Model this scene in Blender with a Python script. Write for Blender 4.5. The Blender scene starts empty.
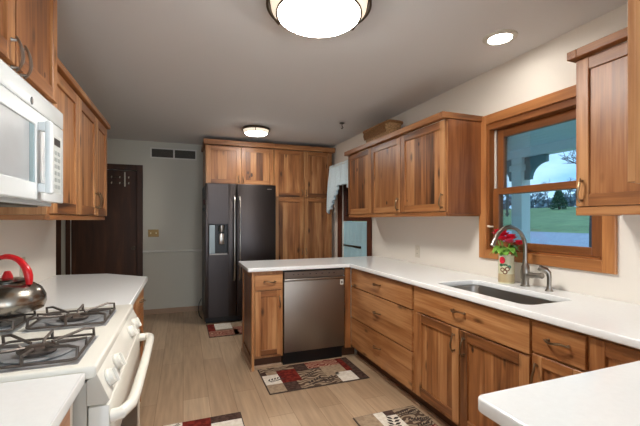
import bpy, bmesh, math, random
from mathutils import Vector, Matrix
random.seed(7)
S = bpy.context.scene
COL = S.collection
PI = math.pi

# ------------------------------------------------------------------ camera, world, light, exposure
cam = bpy.data.cameras.new('camera')
cam.sensor_width = 36.0
cam.lens = 366.0 / 640.0 * 36.0
cam.shift_y = 7.0 / 640.0
cam.clip_start = 0.02
cam_o = bpy.data.objects.new('camera', cam)
cam_o.location = (0, 0, 1.335)
cam_o.rotation_euler = (PI / 2, 0, math.radians(-20.5))
COL.objects.link(cam_o)
S.camera = cam_o

W = bpy.data.worlds.new('world'); S.world = W
W.use_nodes = True
wn = W.node_tree.nodes; wl = W.node_tree.links
bg = wn['Background']
tc = wn.new('ShaderNodeTexCoord')
mp = wn.new('ShaderNodeMapping'); mp.inputs['Scale'].default_value = (1, 1, 3)
nz = wn.new('ShaderNodeTexNoise'); nz.inputs['Scale'].default_value = 3.0; nz.inputs['Detail'].default_value = 6
cr = wn.new('ShaderNodeValToRGB')
cr.color_ramp.elements[0].position = 0.40; cr.color_ramp.elements[0].color = (0.33, 0.52, 0.82, 1)
cr.color_ramp.elements[1].position = 0.62; cr.color_ramp.elements[1].color = (0.80, 0.88, 0.98, 1)
wl.new(tc.outputs['Generated'], mp.inputs['Vector']); wl.new(mp.outputs['Vector'], nz.inputs['Vector'])
wl.new(nz.outputs['Fac'], cr.inputs['Fac']); wl.new(cr.outputs['Color'], bg.inputs['Color'])
bg.inputs['Strength'].default_value = 1.45


def area_light(name, loc, rot, sx, sy, power, color):
    l = bpy.data.lights.new(name, 'AREA'); l.shape = 'RECTANGLE'
    l.size = sx; l.size_y = sy; l.energy = power; l.color = color
    o = bpy.data.objects.new(name, l); o.location = loc; o.rotation_euler = rot
    COL.objects.link(o); return o


# added fill lamp behind the camera, set at an assumed window opening
area_light('rear_fill_light', (0.45, -2.68, 1.22), (PI / 2, 0, 0), 2.6, 2.2, 50, (0.84, 0.93, 1.0))
LAMP_NEAR, LAMP_FAR, CAN_W = 72.0, 66.0, 44.0
vs = S.view_settings
vs.view_transform = 'Standard'; vs.look = 'None'; vs.gamma = 1.0; vs.use_curve_mapping = False
vs.exposure = 0.40
S.cycles.max_bounces = 8
S.cycles.use_denoising = True
S.cycles.sample_clamp_indirect = 6.0


# ------------------------------------------------------------------ materials
def hexc(r, g, b):
    f = lambda v: (v / 255 / 12.92) if v / 255 <= 0.04045 else ((v / 255 + 0.055) / 1.055) ** 2.4
    return (f(r), f(g), f(b), 1)


def new_mat(name):
    m = bpy.data.materials.new(name); m.use_nodes = True
    nt = m.node_tree
    return m, nt.nodes, nt.links, nt.nodes['Principled BSDF']


def flat(name, col, rough=0.5, metal=0.0, noise=0.0, nscale=20, bump=0.0, spec=None, stretch=(1, 1, 1)):
    m, n, l, p = new_mat(name)
    p.inputs['Base Color'].default_value = col
    p.inputs['Roughness'].default_value = rough
    p.inputs['Metallic'].default_value = metal
    if spec is not None: p.inputs['Specular IOR Level'].default_value = spec
    if noise or bump:
        t = n.new('ShaderNodeTexCoord'); mm = n.new('ShaderNodeMapping'); mm.inputs['Scale'].default_value = stretch
        z = n.new('ShaderNodeTexNoise'); z.inputs['Scale'].default_value = nscale; z.inputs['Detail'].default_value = 4
        l.new(t.outputs['Object'], mm.inputs['Vector']); l.new(mm.outputs['Vector'], z.inputs['Vector'])
        if noise:
            r = n.new('ShaderNodeValToRGB')
            r.color_ramp.elements[0].position = 0.3; r.color_ramp.elements[1].position = 0.7
            r.color_ramp.elements[0].color = tuple(max(0, c * (1 - noise)) for c in col[:3]) + (1,)
            r.color_ramp.elements[1].color = tuple(min(1, c * (1 + noise)) for c in col[:3]) + (1,)
            l.new(z.outputs['Fac'], r.inputs['Fac']); l.new(r.outputs['Color'], p.inputs['Base Color'])
        if bump:
            b = n.new('ShaderNodeBump'); b.inputs['Strength'].default_value = bump; b.inputs['Distance'].default_value = 0.002
            l.new(z.outputs['Fac'], b.inputs['Height']); l.new(b.outputs['Normal'], p.inputs['Normal'])
    return m


def wood(name, axis, stops, rough=0.38, knots=True, vary=1.0):
    """hickory: every board (mesh island) takes its own tone; grain runs along axis"""
    m, n, l, p = new_mat(name)
    t = n.new('ShaderNodeTexCoord'); g = n.new('ShaderNodeNewGeometry'); oi = n.new('ShaderNodeObjectInfo')
    add = n.new('ShaderNodeMath'); add.operation = 'MULTIPLY_ADD'
    l.new(g.outputs['Random Per Island'], add.inputs[0]); add.inputs[1].default_value = 17.0
    l.new(oi.outputs['Random'], add.inputs[2])
    off = n.new('ShaderNodeVectorMath'); off.operation = 'ADD'
    cmb = n.new('ShaderNodeCombineXYZ')
    for i in range(3): l.new(add.outputs[0], cmb.inputs[i])
    l.new(t.outputs['Object'], off.inputs[0]); l.new(cmb.outputs[0], off.inputs[1])
    # broad figure
    sc = [7.0, 7.0, 7.0]; sc[axis] = 0.9
    m1 = n.new('ShaderNodeMapping'); m1.inputs['Scale'].default_value = sc
    l.new(off.outputs[0], m1.inputs['Vector'])
    n1 = n.new('ShaderNodeTexNoise'); n1.inputs['Scale'].default_value = 1.6; n1.inputs['Detail'].default_value = 5
    n1.inputs['Distortion'].default_value = 0.7
    l.new(m1.outputs[0], n1.inputs['Vector'])
    # fine grain
    sc2 = [95.0, 95.0, 95.0]; sc2[axis] = 3.0
    m2 = n.new('ShaderNodeMapping'); m2.inputs['Scale'].default_value = sc2
    l.new(off.outputs[0], m2.inputs['Vector'])
    n2 = n.new('ShaderNodeTexNoise'); n2.inputs['Scale'].default_value = 1.4; n2.inputs['Detail'].default_value = 3
    l.new(m2.outputs[0], n2.inputs['Vector'])
    # tone = island random * a + figure * b + grain * c
    a1 = n.new('ShaderNodeMath'); a1.operation = 'MULTIPLY'; a1.inputs[1].default_value = 0.54 * vary
    l.new(g.outputs['Random Per Island'], a1.inputs[0])
    a2 = n.new('ShaderNodeMath'); a2.operation = 'MULTIPLY_ADD'; a2.inputs[1].default_value = 1.05
    l.new(n1.outputs['Fac'], a2.inputs[0]); l.new(a1.outputs[0], a2.inputs[2])
    sc4 = [34.0, 34.0, 34.0]; sc4[axis] = 1.5
    m4 = n.new('ShaderNodeMapping'); m4.inputs['Scale'].default_value = sc4
    l.new(off.outputs[0], m4.inputs['Vector'])
    n4 = n.new('ShaderNodeTexNoise'); n4.inputs['Scale'].default_value = 1.2; n4.inputs['Detail'].default_value = 3; n4.inputs['Distortion'].default_value = 0.5
    l.new(m4.outputs[0], n4.inputs['Vector'])
    a5 = n.new('ShaderNodeMath'); a5.operation = 'MULTIPLY_ADD'; a5.inputs[1].default_value = 0.55 * vary
    l.new(n4.outputs['Fac'], a5.inputs[0]); l.new(a2.outputs[0], a5.inputs[2])
    a3 = n.new('ShaderNodeMath'); a3.operation = 'MULTIPLY_ADD'; a3.inputs[1].default_value = 0.30
    l.new(n2.outputs['Fac'], a3.inputs[0]); l.new(a5.outputs[0], a3.inputs[2])
    a4 = n.new('ShaderNodeMath'); a4.operation = 'SUBTRACT'; a4.inputs[1].default_value = 0.535 * vary + 0.15
    l.new(a3.outputs[0], a4.inputs[0])
    r = n.new('ShaderNodeValToRGB')
    el = r.color_ramp.elements
    while len(el) < len(stops): el.new(0.5)
    for e, (pos, c) in zip(el, stops): e.position = pos; e.color = c
    l.new(a4.outputs[0], r.inputs['Fac'])
    out = r.outputs['Color']
    if knots:
        sc3 = [8.0, 8.0, 8.0]; sc3[axis] = 3.2
        m3 = n.new('ShaderNodeMapping'); m3.inputs['Scale'].default_value = sc3
        l.new(off.outputs[0], m3.inputs['Vector'])
        v = n.new('ShaderNodeTexVoronoi'); v.inputs['Scale'].default_value = 1.0; v.feature = 'F1'
        l.new(m3.outputs[0], v.inputs['Vector'])
        kr = n.new('ShaderNodeValToRGB'); ke = kr.color_ramp.elements
        ke[0].position = 0.06; ke[0].color = (0.16, 0.14, 0.13, 1); ke[1].position = 0.17; ke[1].color = (1, 1, 1, 1)
        l.new(v.outputs['Distance'], kr.inputs['Fac'])
        mx = n.new('ShaderNodeMix'); mx.data_type = 'RGBA'; mx.blend_type = 'MULTIPLY'; mx.inputs['Factor'].default_value = 0.85
        l.new(out, mx.inputs['A']); l.new(kr.outputs['Color'], mx.inputs['B'])
        out = mx.outputs['Result']
    l.new(out, p.inputs['Base Color'])
    p.inputs['Roughness'].default_value = rough
    b = n.new('ShaderNodeBump'); b.inputs['Strength'].default_value = 0.12; b.inputs['Distance'].default_value = 0.001
    l.new(n2.outputs['Fac'], b.inputs['Height']); l.new(b.outputs['Normal'], p.inputs['Normal'])
    return m


HICK = [(0.10, hexc(60, 36, 20)), (0.34, hexc(118, 72, 38)), (0.60, hexc(156, 102, 58)), (0.92, hexc(192, 142, 94))]
KNOT, KNOT_R = flat('knot_core', hexc(44, 24, 14), 0.5), flat('knot_ring', hexc(92, 54, 28), 0.5)
W_X, W_Y, W_Z = (wood('hickory_grain_%s' % a, i, HICK) for i, a in enumerate('xyz'))
W_DZ = wood('end_panel_wood', 2, [(0.2, hexc(84, 46, 26)), (0.6, hexc(122, 72, 42)), (0.9, hexc(154, 98, 60))], 0.3)
TRIMW = [(0.2, hexc(140, 86, 46)), (0.6, hexc(182, 122, 70)), (0.9, hexc(204, 148, 96))]
T_Y, T_Z = wood('window_wood_y', 1, TRIMW, knots=False, vary=0.4), wood('window_wood_z', 2, TRIMW, knots=False, vary=0.4)
SASH = [(0.2, hexc(96, 56, 26)), (0.6, hexc(136, 82, 42)), (0.9, hexc(156, 98, 54))]
S_Y, S_Z = wood('sash_wood_y', 1, SASH, knots=False, vary=0.3), wood('sash_wood_z', 2, SASH, knots=False, vary=0.3)
DARK = [(0.2, hexc(44, 24, 10)), (0.6, hexc(70, 40, 20)), (0.9, hexc(92, 56, 30))]
D_Z = wood('dark_door_wood', 2, DARK, 0.55, knots=False, vary=0.3)
BASEB = flat('tan_baseboard', hexc(168, 140, 116), 0.5)
TOE = flat('toe_kick_brown', hexc(86, 54, 32), 0.6)
PAINT_R = flat('cream_wall_paint', hexc(232, 226, 216), 0.75, bump=0.05, nscale=250)
PAINT_B = flat('grey_beige_wall_paint', hexc(198, 196, 184), 0.75, bump=0.05, nscale=250)
CEIL = flat('ceiling_paint', hexc(224, 225, 226), 0.85, bump=0.06, nscale=200)
WHITE_TRIM = flat('white_trim', hexc(214, 212, 204), 0.5)
QUARTZ = flat('white_quartz', hexc(236, 239, 239), 0.16, noise=0.015, nscale=60)
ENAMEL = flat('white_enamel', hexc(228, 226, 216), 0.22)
OVEN_SIDE = flat('shaded_enamel', hexc(196, 190, 178), 0.45)  # enamel greyed to carry the shade on the range's near side
MW_WHITE = flat('microwave_white', hexc(226, 232, 234), 0.25)
MW_PANEL = flat('microwave_panel_grey', hexc(206, 212, 210), 0.35)
MW_GLASS = flat('microwave_window', hexc(168, 174, 178), 0.3, noise=0.08, nscale=6)
MW_EDGE = flat('microwave_window_edge', hexc(128, 152, 160), 0.25)
STEEL = flat('brushed_steel', hexc(170, 165, 158), 0.30, 1.0, noise=0.04, nscale=8, stretch=(40, 40, 1))
DW_STEEL = flat('dishwasher_steel', hexc(150, 141, 131), 0.42, 1.0, noise=0.03, nscale=6, stretch=(60, 60, 1))
DW_TOP = flat('dishwasher_panel_steel', hexc(134, 128, 122), 0.35, 1.0)
SINK_ST = flat('sink_steel', hexc(150, 146, 140), 0.34, 1.0)
BLK_STEEL = flat('black_stainless', hexc(72, 67, 66), 0.36, 1.0, noise=0.05, nscale=5, stretch=(30, 30, 1))
BLK_SIDE = flat('fridge_side_black', hexc(44, 42, 44), 0.45)
BLACK = flat('black_plastic', hexc(14, 14, 15), 0.4)
NICKEL = flat('brushed_nickel', hexc(150, 144, 136), 0.30, 1.0)
PULL = flat('antique_pewter', hexc(136, 116, 92), 0.36, 1.0)
BRASS = flat('antique_brass', hexc(128, 104, 66), 0.40, 0.9)
BRONZE = flat('oil_bronze', hexc(78, 66, 54), 0.40, 0.8)
IRON = flat('cast_iron', hexc(92, 84, 78), 0.45, 0.5, noise=0.35, nscale=28)
PAN = flat('burner_pan', hexc(168, 172, 176), 0.36, 0.45, noise=0.35, nscale=18)
RED = flat('red_plastic', hexc(196, 22, 30), 0.28)
VENT_D = flat('vent_dark', hexc(92, 86, 76), 0.7)
CREAM_P = flat('cream_plastic', hexc(214, 206, 190), 0.4)
GREENISH = flat('almond_plate', hexc(188, 186, 168), 0.45)
BLUE_DOOR = flat('pale_blue_paint', hexc(184, 230, 246), 0.5)
CURTAIN = flat('curtain_cloth', hexc(206, 222, 228), 0.9, noise=0.06, nscale=60)
WICKER = flat('wicker', hexc(176, 138, 96), 0.8, noise=0.4, nscale=70, bump=0.8)
WICKER_D = flat('wicker_rim', hexc(140, 100, 62), 0.8, noise=0.3, nscale=90, bump=0.8)
CERAMIC = flat('cream_ceramic', hexc(218, 214, 180), 0.25)
PETAL = flat('red_petal', hexc(216, 26, 56), 0.6, noise=0.25, nscale=60)
PINK = flat('pink_petal', hexc(214, 70, 96), 0.6, noise=0.2, nscale=60)
LEAF = flat('leaf_green', hexc(110, 160, 60), 0.5, noise=0.3, nscale=40)
PAINTG = flat('glaze_green', hexc(60, 104, 72), 0.3)
PAINTB = flat('glaze_brown', hexc(120, 72, 48), 0.3)
STAIN = flat('glaze_tan', hexc(190, 170, 130), 0.3)

# kettle steel with heat stains
m, n, l, p = new_mat('kettle_steel')
p.inputs['Metallic'].default_value = 1.0; p.inputs['Roughness'].default_value = 0.25
t = n.new('ShaderNodeTexCoord'); z = n.new('ShaderNodeTexNoise'); z.inputs['Scale'].default_value = 11; z.inputs['Detail'].default_value = 5
r = n.new('ShaderNodeValToRGB'); e = r.color_ramp.elements
e[0].position = 0.35; e[0].color = hexc(150, 148, 144); e[1].position = 0.74; e[1].color = hexc(140, 98, 54)
x = e.new(0.60); x.color = hexc(152, 146, 136)
l.new(t.outputs['Object'], z.inputs['Vector']); l.new(z.outputs['Fac'], r.inputs['Fac']); l.new(r.outputs['Color'], p.inputs['Base Color'])
KETTLE = m

# glass that tints what lies behind it
m, n, l, p = new_mat('window_glass')
n.remove(p)
tr = n.new('ShaderNodeBsdfTransparent'); tr.inputs['Color'].default_value = (0.78, 0.92, 0.97, 1)
gl = n.new('ShaderNodeBsdfGlossy'); gl.inputs['Roughness'].default_value = 0.02
fr = n.new('ShaderNodeFresnel'); fr.inputs['IOR'].default_value = 1.45
mx = n.new('ShaderNodeMixShader'); l.new(fr.outputs[0], mx.inputs[0]); l.new(tr.outputs[0], mx.inputs[1]); l.new(gl.outputs[0], mx.inputs[2])
l.new(mx.outputs[0], n['Material Output'].inputs['Surface'])
GLASS = m


def emit(name, col, strength):
    m, n, l, p = new_mat(name)
    p.inputs['Base Color'].default_value = col
    p.inputs['Emission Color'].default_value = col
    p.inputs['Emission Strength'].default_value = strength
    return m


# floor planks along Y
m, n, l, p = new_mat('vinyl_plank_floor')
t = n.new('ShaderNodeTexCoord'); mm = n.new('ShaderNodeMapping'); mm.inputs['Rotation'].default_value = (0, 0, PI / 2)
l.new(t.outputs['Object'], mm.inputs['Vector'])
br = n.new('ShaderNodeTexBrick'); br.offset = 0.37; br.offset_frequency = 2
br.inputs['Scale'].default_value = 1.0; br.inputs['Brick Width'].default_value = 1.22; br.inputs['Row Height'].default_value = 0.18
br.inputs['Mortar Size'].default_value = 0.0016; br.inputs['Mortar Smooth'].default_value = 0.2; br.inputs['Bias'].default_value = 0.0
br.inputs['Color1'].default_value = hexc(190, 166, 138); br.inputs['Color2'].default_value = hexc(172, 146, 118)
br.inputs['Mortar'].default_value = hexc(128, 104, 80)
l.new(mm.outputs[0], br.inputs['Vector'])
m2 = n.new('ShaderNodeMapping'); m2.inputs['Scale'].default_value = (26, 1.6, 1)
l.new(t.outputs['Object'], m2.inputs['Vector'])
z = n.new('ShaderNodeTexNoise'); z.inputs['Scale'].default_value = 1.5; z.inputs['Detail'].default_value = 6
l.new(m2.outputs[0], z.inputs['Vector'])
r = n.new('ShaderNodeValToRGB'); r.color_ramp.elements[0].position = 0.3; r.color_ramp.elements[0].color = (0.72, 0.70, 0.68, 1)
r.color_ramp.elements[1].position = 0.7; r.color_ramp.elements[1].color = (1.08, 1.06, 1.04, 1)
l.new(z.outputs['Fac'], r.inputs['Fac'])
mx = n.new('ShaderNodeMix'); mx.data_type = 'RGBA'; mx.blend_type = 'MULTIPLY'; mx.inputs['Factor'].default_value = 0.8
l.new(br.outputs['Color'], mx.inputs['A']); l.new(r.outputs['Color'], mx.inputs['B'])
l.new(mx.outputs['Result'], p.inputs['Base Color']); p.inputs['Roughness'].default_value = 0.38
FLOOR = m


def rug_mat(name, col, col2, kind, scale):
    m, n, l, p = new_mat(name)
    p.inputs['Roughness'].default_value = 0.95; p.inputs['Specular IOR Level'].default_value = 0.1
    t = n.new('ShaderNodeTexCoord')
    if kind == 'swirl':
        w = n.new('ShaderNodeTexWave'); w.wave_type = 'RINGS'; w.inputs['Scale'].default_value = scale
        w.inputs['Distortion'].default_value = 14; w.inputs['Detail'].default_value = 1.5; w.inputs['Detail Scale'].default_value = 1.0
        o = w.outputs['Fac']
    else:
        w = n.new('ShaderNodeTexNoise'); w.inputs['Scale'].default_value = scale; w.inputs['Detail'].default_value = 3
        o = w.outputs['Fac']
    l.new(t.outputs['Object'], w.inputs['Vector'])
    r = n.new('ShaderNodeValToRGB'); r.color_ramp.elements[0].position = 0.42; r.color_ramp.elements[1].position = 0.58
    r.color_ramp.elements[0].color = col; r.color_ramp.elements[1].color = col2
    l.new(o, r.inputs['Fac']); l.new(r.outputs['Color'], p.inputs['Base Color'])
    return m


R_RED = rug_mat('rug_maroon', hexc(92, 32, 28), hexc(122, 46, 38), 'n', 30)
R_CREAM = rug_mat('rug_cream', hexc(214, 206, 192), hexc(226, 220, 208), 'n', 40)
R_TAUPE = rug_mat('rug_taupe', hexc(150, 130, 108), hexc(166, 146, 122), 'n', 40)
R_DARK = rug_mat('rug_dark_brown', hexc(66, 50, 44), hexc(84, 66, 58), 'n', 40)
R_SWIRL = rug_mat('rug_taupe_swirl', hexc(86, 68, 56), hexc(160, 142, 120), 'swirl', 8)
R_SWRED = rug_mat('rug_red_swirl', hexc(118, 40, 36), hexc(176, 140, 118), 'swirl', 14)
R_BORD = flat('rug_binding', hexc(70, 58, 50), 0.9)
R_LEAF = flat('rug_leaf_brown', hexc(48, 38, 32), 0.95)


# ------------------------------------------------------------------ mesh helpers
class MB:
    def __init__(s): s.bm = bmesh.new(); s.mats = []

    def mi(s, m):
        if m not in s.mats: s.mats.append(m)
        return s.mats.index(m)

    def box(s, x0, x1, y0, y1, z0, z1, m, bev=0.0, seg=1):
        if x1 < x0: x0, x1 = x1, x0
        if y1 < y0: y0, y1 = y1, y0
        if z1 < z0: z0, z1 = z1, z0
        vs_ = [s.bm.verts.new((x, y, z)) for x in (x0, x1) for y in (y0, y1) for z in (z0, z1)]
        idx = [(0, 1, 3, 2), (4, 6, 7, 5), (0, 4, 5, 1), (2, 3, 7, 6), (0, 2, 6, 4), (1, 5, 7, 3)]
        k = s.mi(m); fs = []
        for q in idx:
            f = s.bm.faces.new([vs_[i] for i in q]); f.material_index = k; fs.append(f)
        if bev > 0:
            es = list({e for f in fs for e in f.edges})
            bmesh.ops.bevel(s.bm, geom=es, offset=bev, segments=seg, profile=0.5, affect='EDGES', clamp_overlap=True)
        return s

    def prism(s, poly, axis, a0, a1, m, bev=0.0):
        """poly of 2-D points extruded along axis (0 x: poly is y,z; 1 y: poly is x,z; 2 z: poly is x,y)"""
        def P(a, u, v): return {0: (a, u, v), 1: (u, a, v), 2: (u, v, a)}[axis]
        A = [s.bm.verts.new(P(a0, *q)) for q in poly]; B = [s.bm.verts.new(P(a1, *q)) for q in poly]
        k = s.mi(m); fs = [s.bm.faces.new(A), s.bm.faces.new(B[::-1])]
        N = len(poly)
        for i in range(N): fs.append(s.bm.faces.new([A[i], B[i], B[(i + 1) % N], A[(i + 1) % N]]))
        for f in fs: f.material_index = k
        bmesh.ops.recalc_face_normals(s.bm, faces=fs)
        if bev > 0:
            es = list({e for f in fs for e in f.edges})
            bmesh.ops.bevel(s.bm, geom=es, offset=bev, segments=2, profile=0.5, affect='EDGES', clamp_overlap=True)
        return s

    def tube(s, pts, r, m, n=8, closed=False):
        pts = [Vector(p_) for p_ in pts]; N = len(pts); k = s.mi(m)
        rs = r if isinstance(r, (list, tuple)) else [r] * N
        rings = []; ref = None
        for i in range(N):
            if closed: d = pts[(i + 1) % N] - pts[i - 1]
            else: d = pts[min(i + 1, N - 1)] - pts[max(i - 1, 0)]
            d.normalize()
            if ref is None:
                ref = d.cross(Vector((0, 0, 1)))
                if ref.length < 1e-3: ref = d.cross(Vector((0, 1, 0)))
                ref.normalize()
            else:
                ref = ref - d * ref.dot(d); ref.normalize()
            bi = d.cross(ref)
            rings.append([s.bm.verts.new(pts[i] + (ref * math.cos(2 * PI * j / n) + bi * math.sin(2 * PI * j / n)) * rs[i]) for j in range(n)])
        M_ = N if closed else N - 1
        fs = []
        for i in range(M_):
            A, B = rings[i], rings[(i + 1) % N]
            for j in range(n): fs.append(s.bm.faces.new([A[j], A[(j + 1) % n], B[(j + 1) % n], B[j]]))
        if not closed: fs += [s.bm.faces.new(rings[0][::-1]), s.bm.faces.new(rings[-1])]
        for f in fs: f.material_index = k
        bmesh.ops.recalc_face_normals(s.bm, faces=fs)
        return s

    def lathe(s, prof, c, m, n=32, axis=2, sx=1.0, sy=1.0, mats=None):
        """prof: (radius, height) list; axis 2 up, 0 along +x, 1 along +y"""
        c = Vector(c); rings = []; fs = []
        def P(r_, a, h):
            u, v = r_ * math.cos(a) * sx, r_ * math.sin(a) * sy
            return c + Vector({2: (u, v, h), 0: (h, u, v), 1: (u, h, v)}[axis])
        for r_, h in prof:
            if r_ < 1e-6: rings.append([s.bm.verts.new(P(0, 0, h))])
            else: rings.append([s.bm.verts.new(P(r_, 2 * PI * j / n, h)) for j in range(n)])
        for i in range(len(rings) - 1):
            A, B = rings[i], rings[i + 1]; k = s.mi(mats[i] if mats else m)
            for j in range(n):
                j2 = (j + 1) % n
                if len(A) == 1 and len(B) == 1: continue
                if len(A) == 1: f = s.bm.faces.new([A[0], B[j], B[j2]])
                elif len(B) == 1: f = s.bm.faces.new([A[j], A[j2], B[0]])
                else: f = s.bm.faces.new([A[j], A[j2], B[j2], B[j]])
                f.material_index = k; fs.append(f)
        for R_ in (rings[0], rings[-1]):
            if len(R_) > 2:
                f = s.bm.faces.new(R_); f.material_index = s.mi(m); fs.append(f)
        bmesh.ops.recalc_face_normals(s.bm, faces=fs)
        return s

    def poly(s, pts, m):
        f = s.bm.faces.new([s.bm.verts.new(p_) for p_ in pts]); f.material_index = s.mi(m); return f

    def build(s, name, parent=None, angle=35):
        me = bpy.data.meshes.new(name)
        if parent is not None:
            w = wloc(parent)
            bmesh.ops.translate(s.bm, verts=s.bm.verts, vec=-w)
        s.bm.to_mesh(me); s.bm.free()
        for m_ in s.mats: me.materials.append(m_)
        for pl in me.polygons: pl.use_smooth = True
        me.set_sharp_from_angle(angle=math.radians(angle))
        o = bpy.data.objects.new(name, me); COL.objects.link(o)
        if parent is not None: o.parent = parent
        return o


def wloc(o):
    v = Vector(o.location)
    while o.parent is not None:
        o = o.parent; v = v + Vector(o.location)
    return v


def tag(o, label, cat, group=None, kind=None):
    o['label'] = label; o['category'] = cat
    if group: o['group'] = group
    if kind: o['kind'] = kind
    return o


def thing(name, label, cat, loc, group=None):
    o = bpy.data.objects.new(name, None); o.location = loc; o.empty_display_size = 0.1
    COL.objects.link(o); return tag(o, label, cat, group)


def struct(mb, name, parent=None):
    o = mb.build(name, parent)
    if parent is None: o['kind'] = 'structure'
    return o


def B1(x0, x1, y0, y1, z0, z1, m, bev=0.0, seg=1): return MB().box(x0, x1, y0, y1, z0, z1, m, bev, seg)


# face frame mapping: a along the wall, d out from the plane, z up
def fbox(mb, face, plane, a0, a1, d0, d1, z0, z1, m, bev=0.0):
    if face == '-X': mb.box(plane - d1, plane - d0, a0, a1, z0, z1, m, bev)
    elif face == '+X': mb.box(plane + d0, plane + d1, a0, a1, z0, z1, m, bev)
    elif face == '-Y': mb.box(a0, a1, plane - d1, plane - d0, z0, z1, m, bev)
    else: mb.box(a0, a1, plane + d0, plane + d1, z0, z1, m, bev)


def fpt(face, plane, a, d, z):
    return {'-X': (plane - d, a, z), '+X': (plane + d, a, z), '-Y': (a, plane - d, z), '+Y': (a, plane + d, z)}[face]


def hgrain(face): return W_Y if 'X' in face else W_X


def handle(parent, face, plane, a, z, L=0.10, vertical=True, m=PULL, d0=0.02):
    """bow pull: two posts and an arched, slightly waved bar"""
    mb = MB(); pts = []
    for i in range(15):
        t_ = i / 14; u = (t_ - 0.5) * L * 1.16
        d = d0 + 0.013 + 0.018 * math.sin(PI * t_) ** 0.8
        w = 0.005 * math.sin(2 * PI * t_)
        pts.append(fpt(face, plane, a + w, d, z + u) if vertical else fpt(face, plane, a + u, d, z + w))
    mb.tube(pts, [0.0036 + 0.0022 * math.sin(PI * i / 14) for i in range(15)], m, 8)
    for sg in (-1, 1):
        u = sg * L * 0.46
        q = (a, z + u) if vertical else (a + u, z)
        mb.tube([fpt(face, plane, q[0], d0, q[1]), fpt(face, plane, q[0], d0 + 0.006, q[1]), fpt(face, plane, q[0], d0 + 0.02, q[1])], [0.0075, 0.0055, 0.0045], m, 8)
    return mb.build('handle', parent)


def door_panel(parent, face, plane, a0, a1, z0, z1, name='door', st=0.058, th=0.02, knots=()):
    mb = MB(); H = hgrain(face)
    fbox(mb, face, plane, a0, a0 + st, 0, th, z0, z1, W_Z, 0.002)
    fbox(mb, face, plane, a1 - st, a1, 0, th, z0, z1, W_Z, 0.002)
    fbox(mb, face, plane, a0 + st, a1 - st, 0, th - 0.0006, z0, z0 + st, H, 0.0016)
    fbox(mb, face, plane, a0 + st, a1 - st, 0, th - 0.0006, z1 - st, z1, H, 0.0016)
    A = a0 + st; E_ = a1 - st
    while A < E_ - 1e-4:
        w = random.uniform(0.055, 0.115)
        nx = A + w
        if E_ - nx < 0.045: nx = E_
        fbox(mb, face, plane, A, nx, 0, th - 0.011, z0 + st, z1 - st, W_Z)
        A = nx
    for ka, kz_, kr in knots:      # dark knots in the panel boards
        for rr_, m_, dd_ in ((1.0, KNOT_R, 0.0003), (0.6, KNOT, 0.0005)):
            q = [fpt(face, plane, ka + kr * rr_ * math.cos(2 * PI * i / 14), th - 0.011 + dd_, kz_ + 1.7 * kr * rr_ * math.sin(2 * PI * i / 14) * (1 + 0.2 * math.cos(3 * i))) for i in range(14)]
            mb.poly(q, m_)
    return mb.build(name, parent)


def drawer_front(parent, face, plane, a0, a1, z0, z1, name='drawer', th=0.02, n=2):
    mb = MB(); H = hgrain(face); h = (z1 - z0) / n
    cut = [z0] + [z0 + h * i + random.uniform(-0.02, 0.02) for i in range(1, n)] + [z1]
    for i in range(n): fbox(mb, face, plane, a0, a1, 0, th, cut[i], cut[i + 1], H, 0.0 if n > 1 else 0.002)
    return mb.build(name, parent)


def carcass(parent, face, plane, a0, a1, depth, z0, z1, top=True, toe=False, name='carcass', shoe=True):
    """hollow cabinet box; front sheet behind the doors"""
    mb = MB(); t_ = 0.018; H = hgrain(face); D = -depth
    zb = z0 + (0.1 if toe else 0)
    fbox(mb, face, plane, a0, a0 + t_, D, -t_, zb, z1, W_Z)
    fbox(mb, face, plane, a1 - t_, a1, D, -t_, zb, z1, W_Z)
    fbox(mb, face, plane, a0 + t_, a1 - t_, D, D + 0.006, zb, z1, W_Z)
    fbox(mb, face, plane, a0 + t_, a1 - t_, D + 0.006, -t_, zb, zb + t_, H)
    if top: fbox(mb, face, plane, a0 + t_, a1 - t_, D + 0.006, -t_, z1 - t_, z1, H)
    fbox(mb, face, plane, a0, a1, -t_, 0, zb, z1, W_Z, 0.001)
    o = mb.build(name, parent)
    if toe:
        q = MB(); fbox(q, face, plane, a0, a1, -0.07, -0.055, z0 + 0.0, zb, TOE); q.build('toe_kick', parent)
        if shoe:
            q = MB(); fbox(q, face, plane, a0, a1, -0.0545, -0.03, 0.0, 0.022, BASEB, 0.004); q.build('shoe_moulding', parent)
    return o


# ------------------------------------------------------------------ room shell
XW, XL, YB, YR, ZC = 2.137, -0.915, 5.70, -2.60, 2.45
XH = -2.6
struct(B1(XH - 0.1, XW + 0.14, YR - 0.1, YB + 0.14, -0.08, 0.0, FLOOR), 'floor')
struct(B1(XH - 0.1, XW + 0.14, YR - 0.1, YB + 0.14, ZC, ZC + 0.1, CEIL), 'ceiling')
# right wall with the sink window and the garden door
WY0, WY1, WZ0, WZ1 = 1.318, 2.128, 1.116, 2.048
DY0, DY1, DZ1 = 4.02, 4.80, 2.06
mb = MB(); T = 0.14
mb.box(XW, XW + T, YR, WY0, 0, ZC, PAINT_R); mb.box(XW, XW + T, WY1, DY0, 0, ZC, PAINT_R); mb.box(XW, XW + T, DY1, YB + T, 0, ZC, PAINT_R)
mb.box(XW, XW + T, WY0, WY1, 0, WZ0, PAINT_R); mb.box(XW, XW + T, WY0, WY1, WZ1, ZC, PAINT_R); mb.box(XW, XW + T, DY0, DY1, DZ1, ZC, PAINT_R)
struct(mb, 'wall_right')
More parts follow.
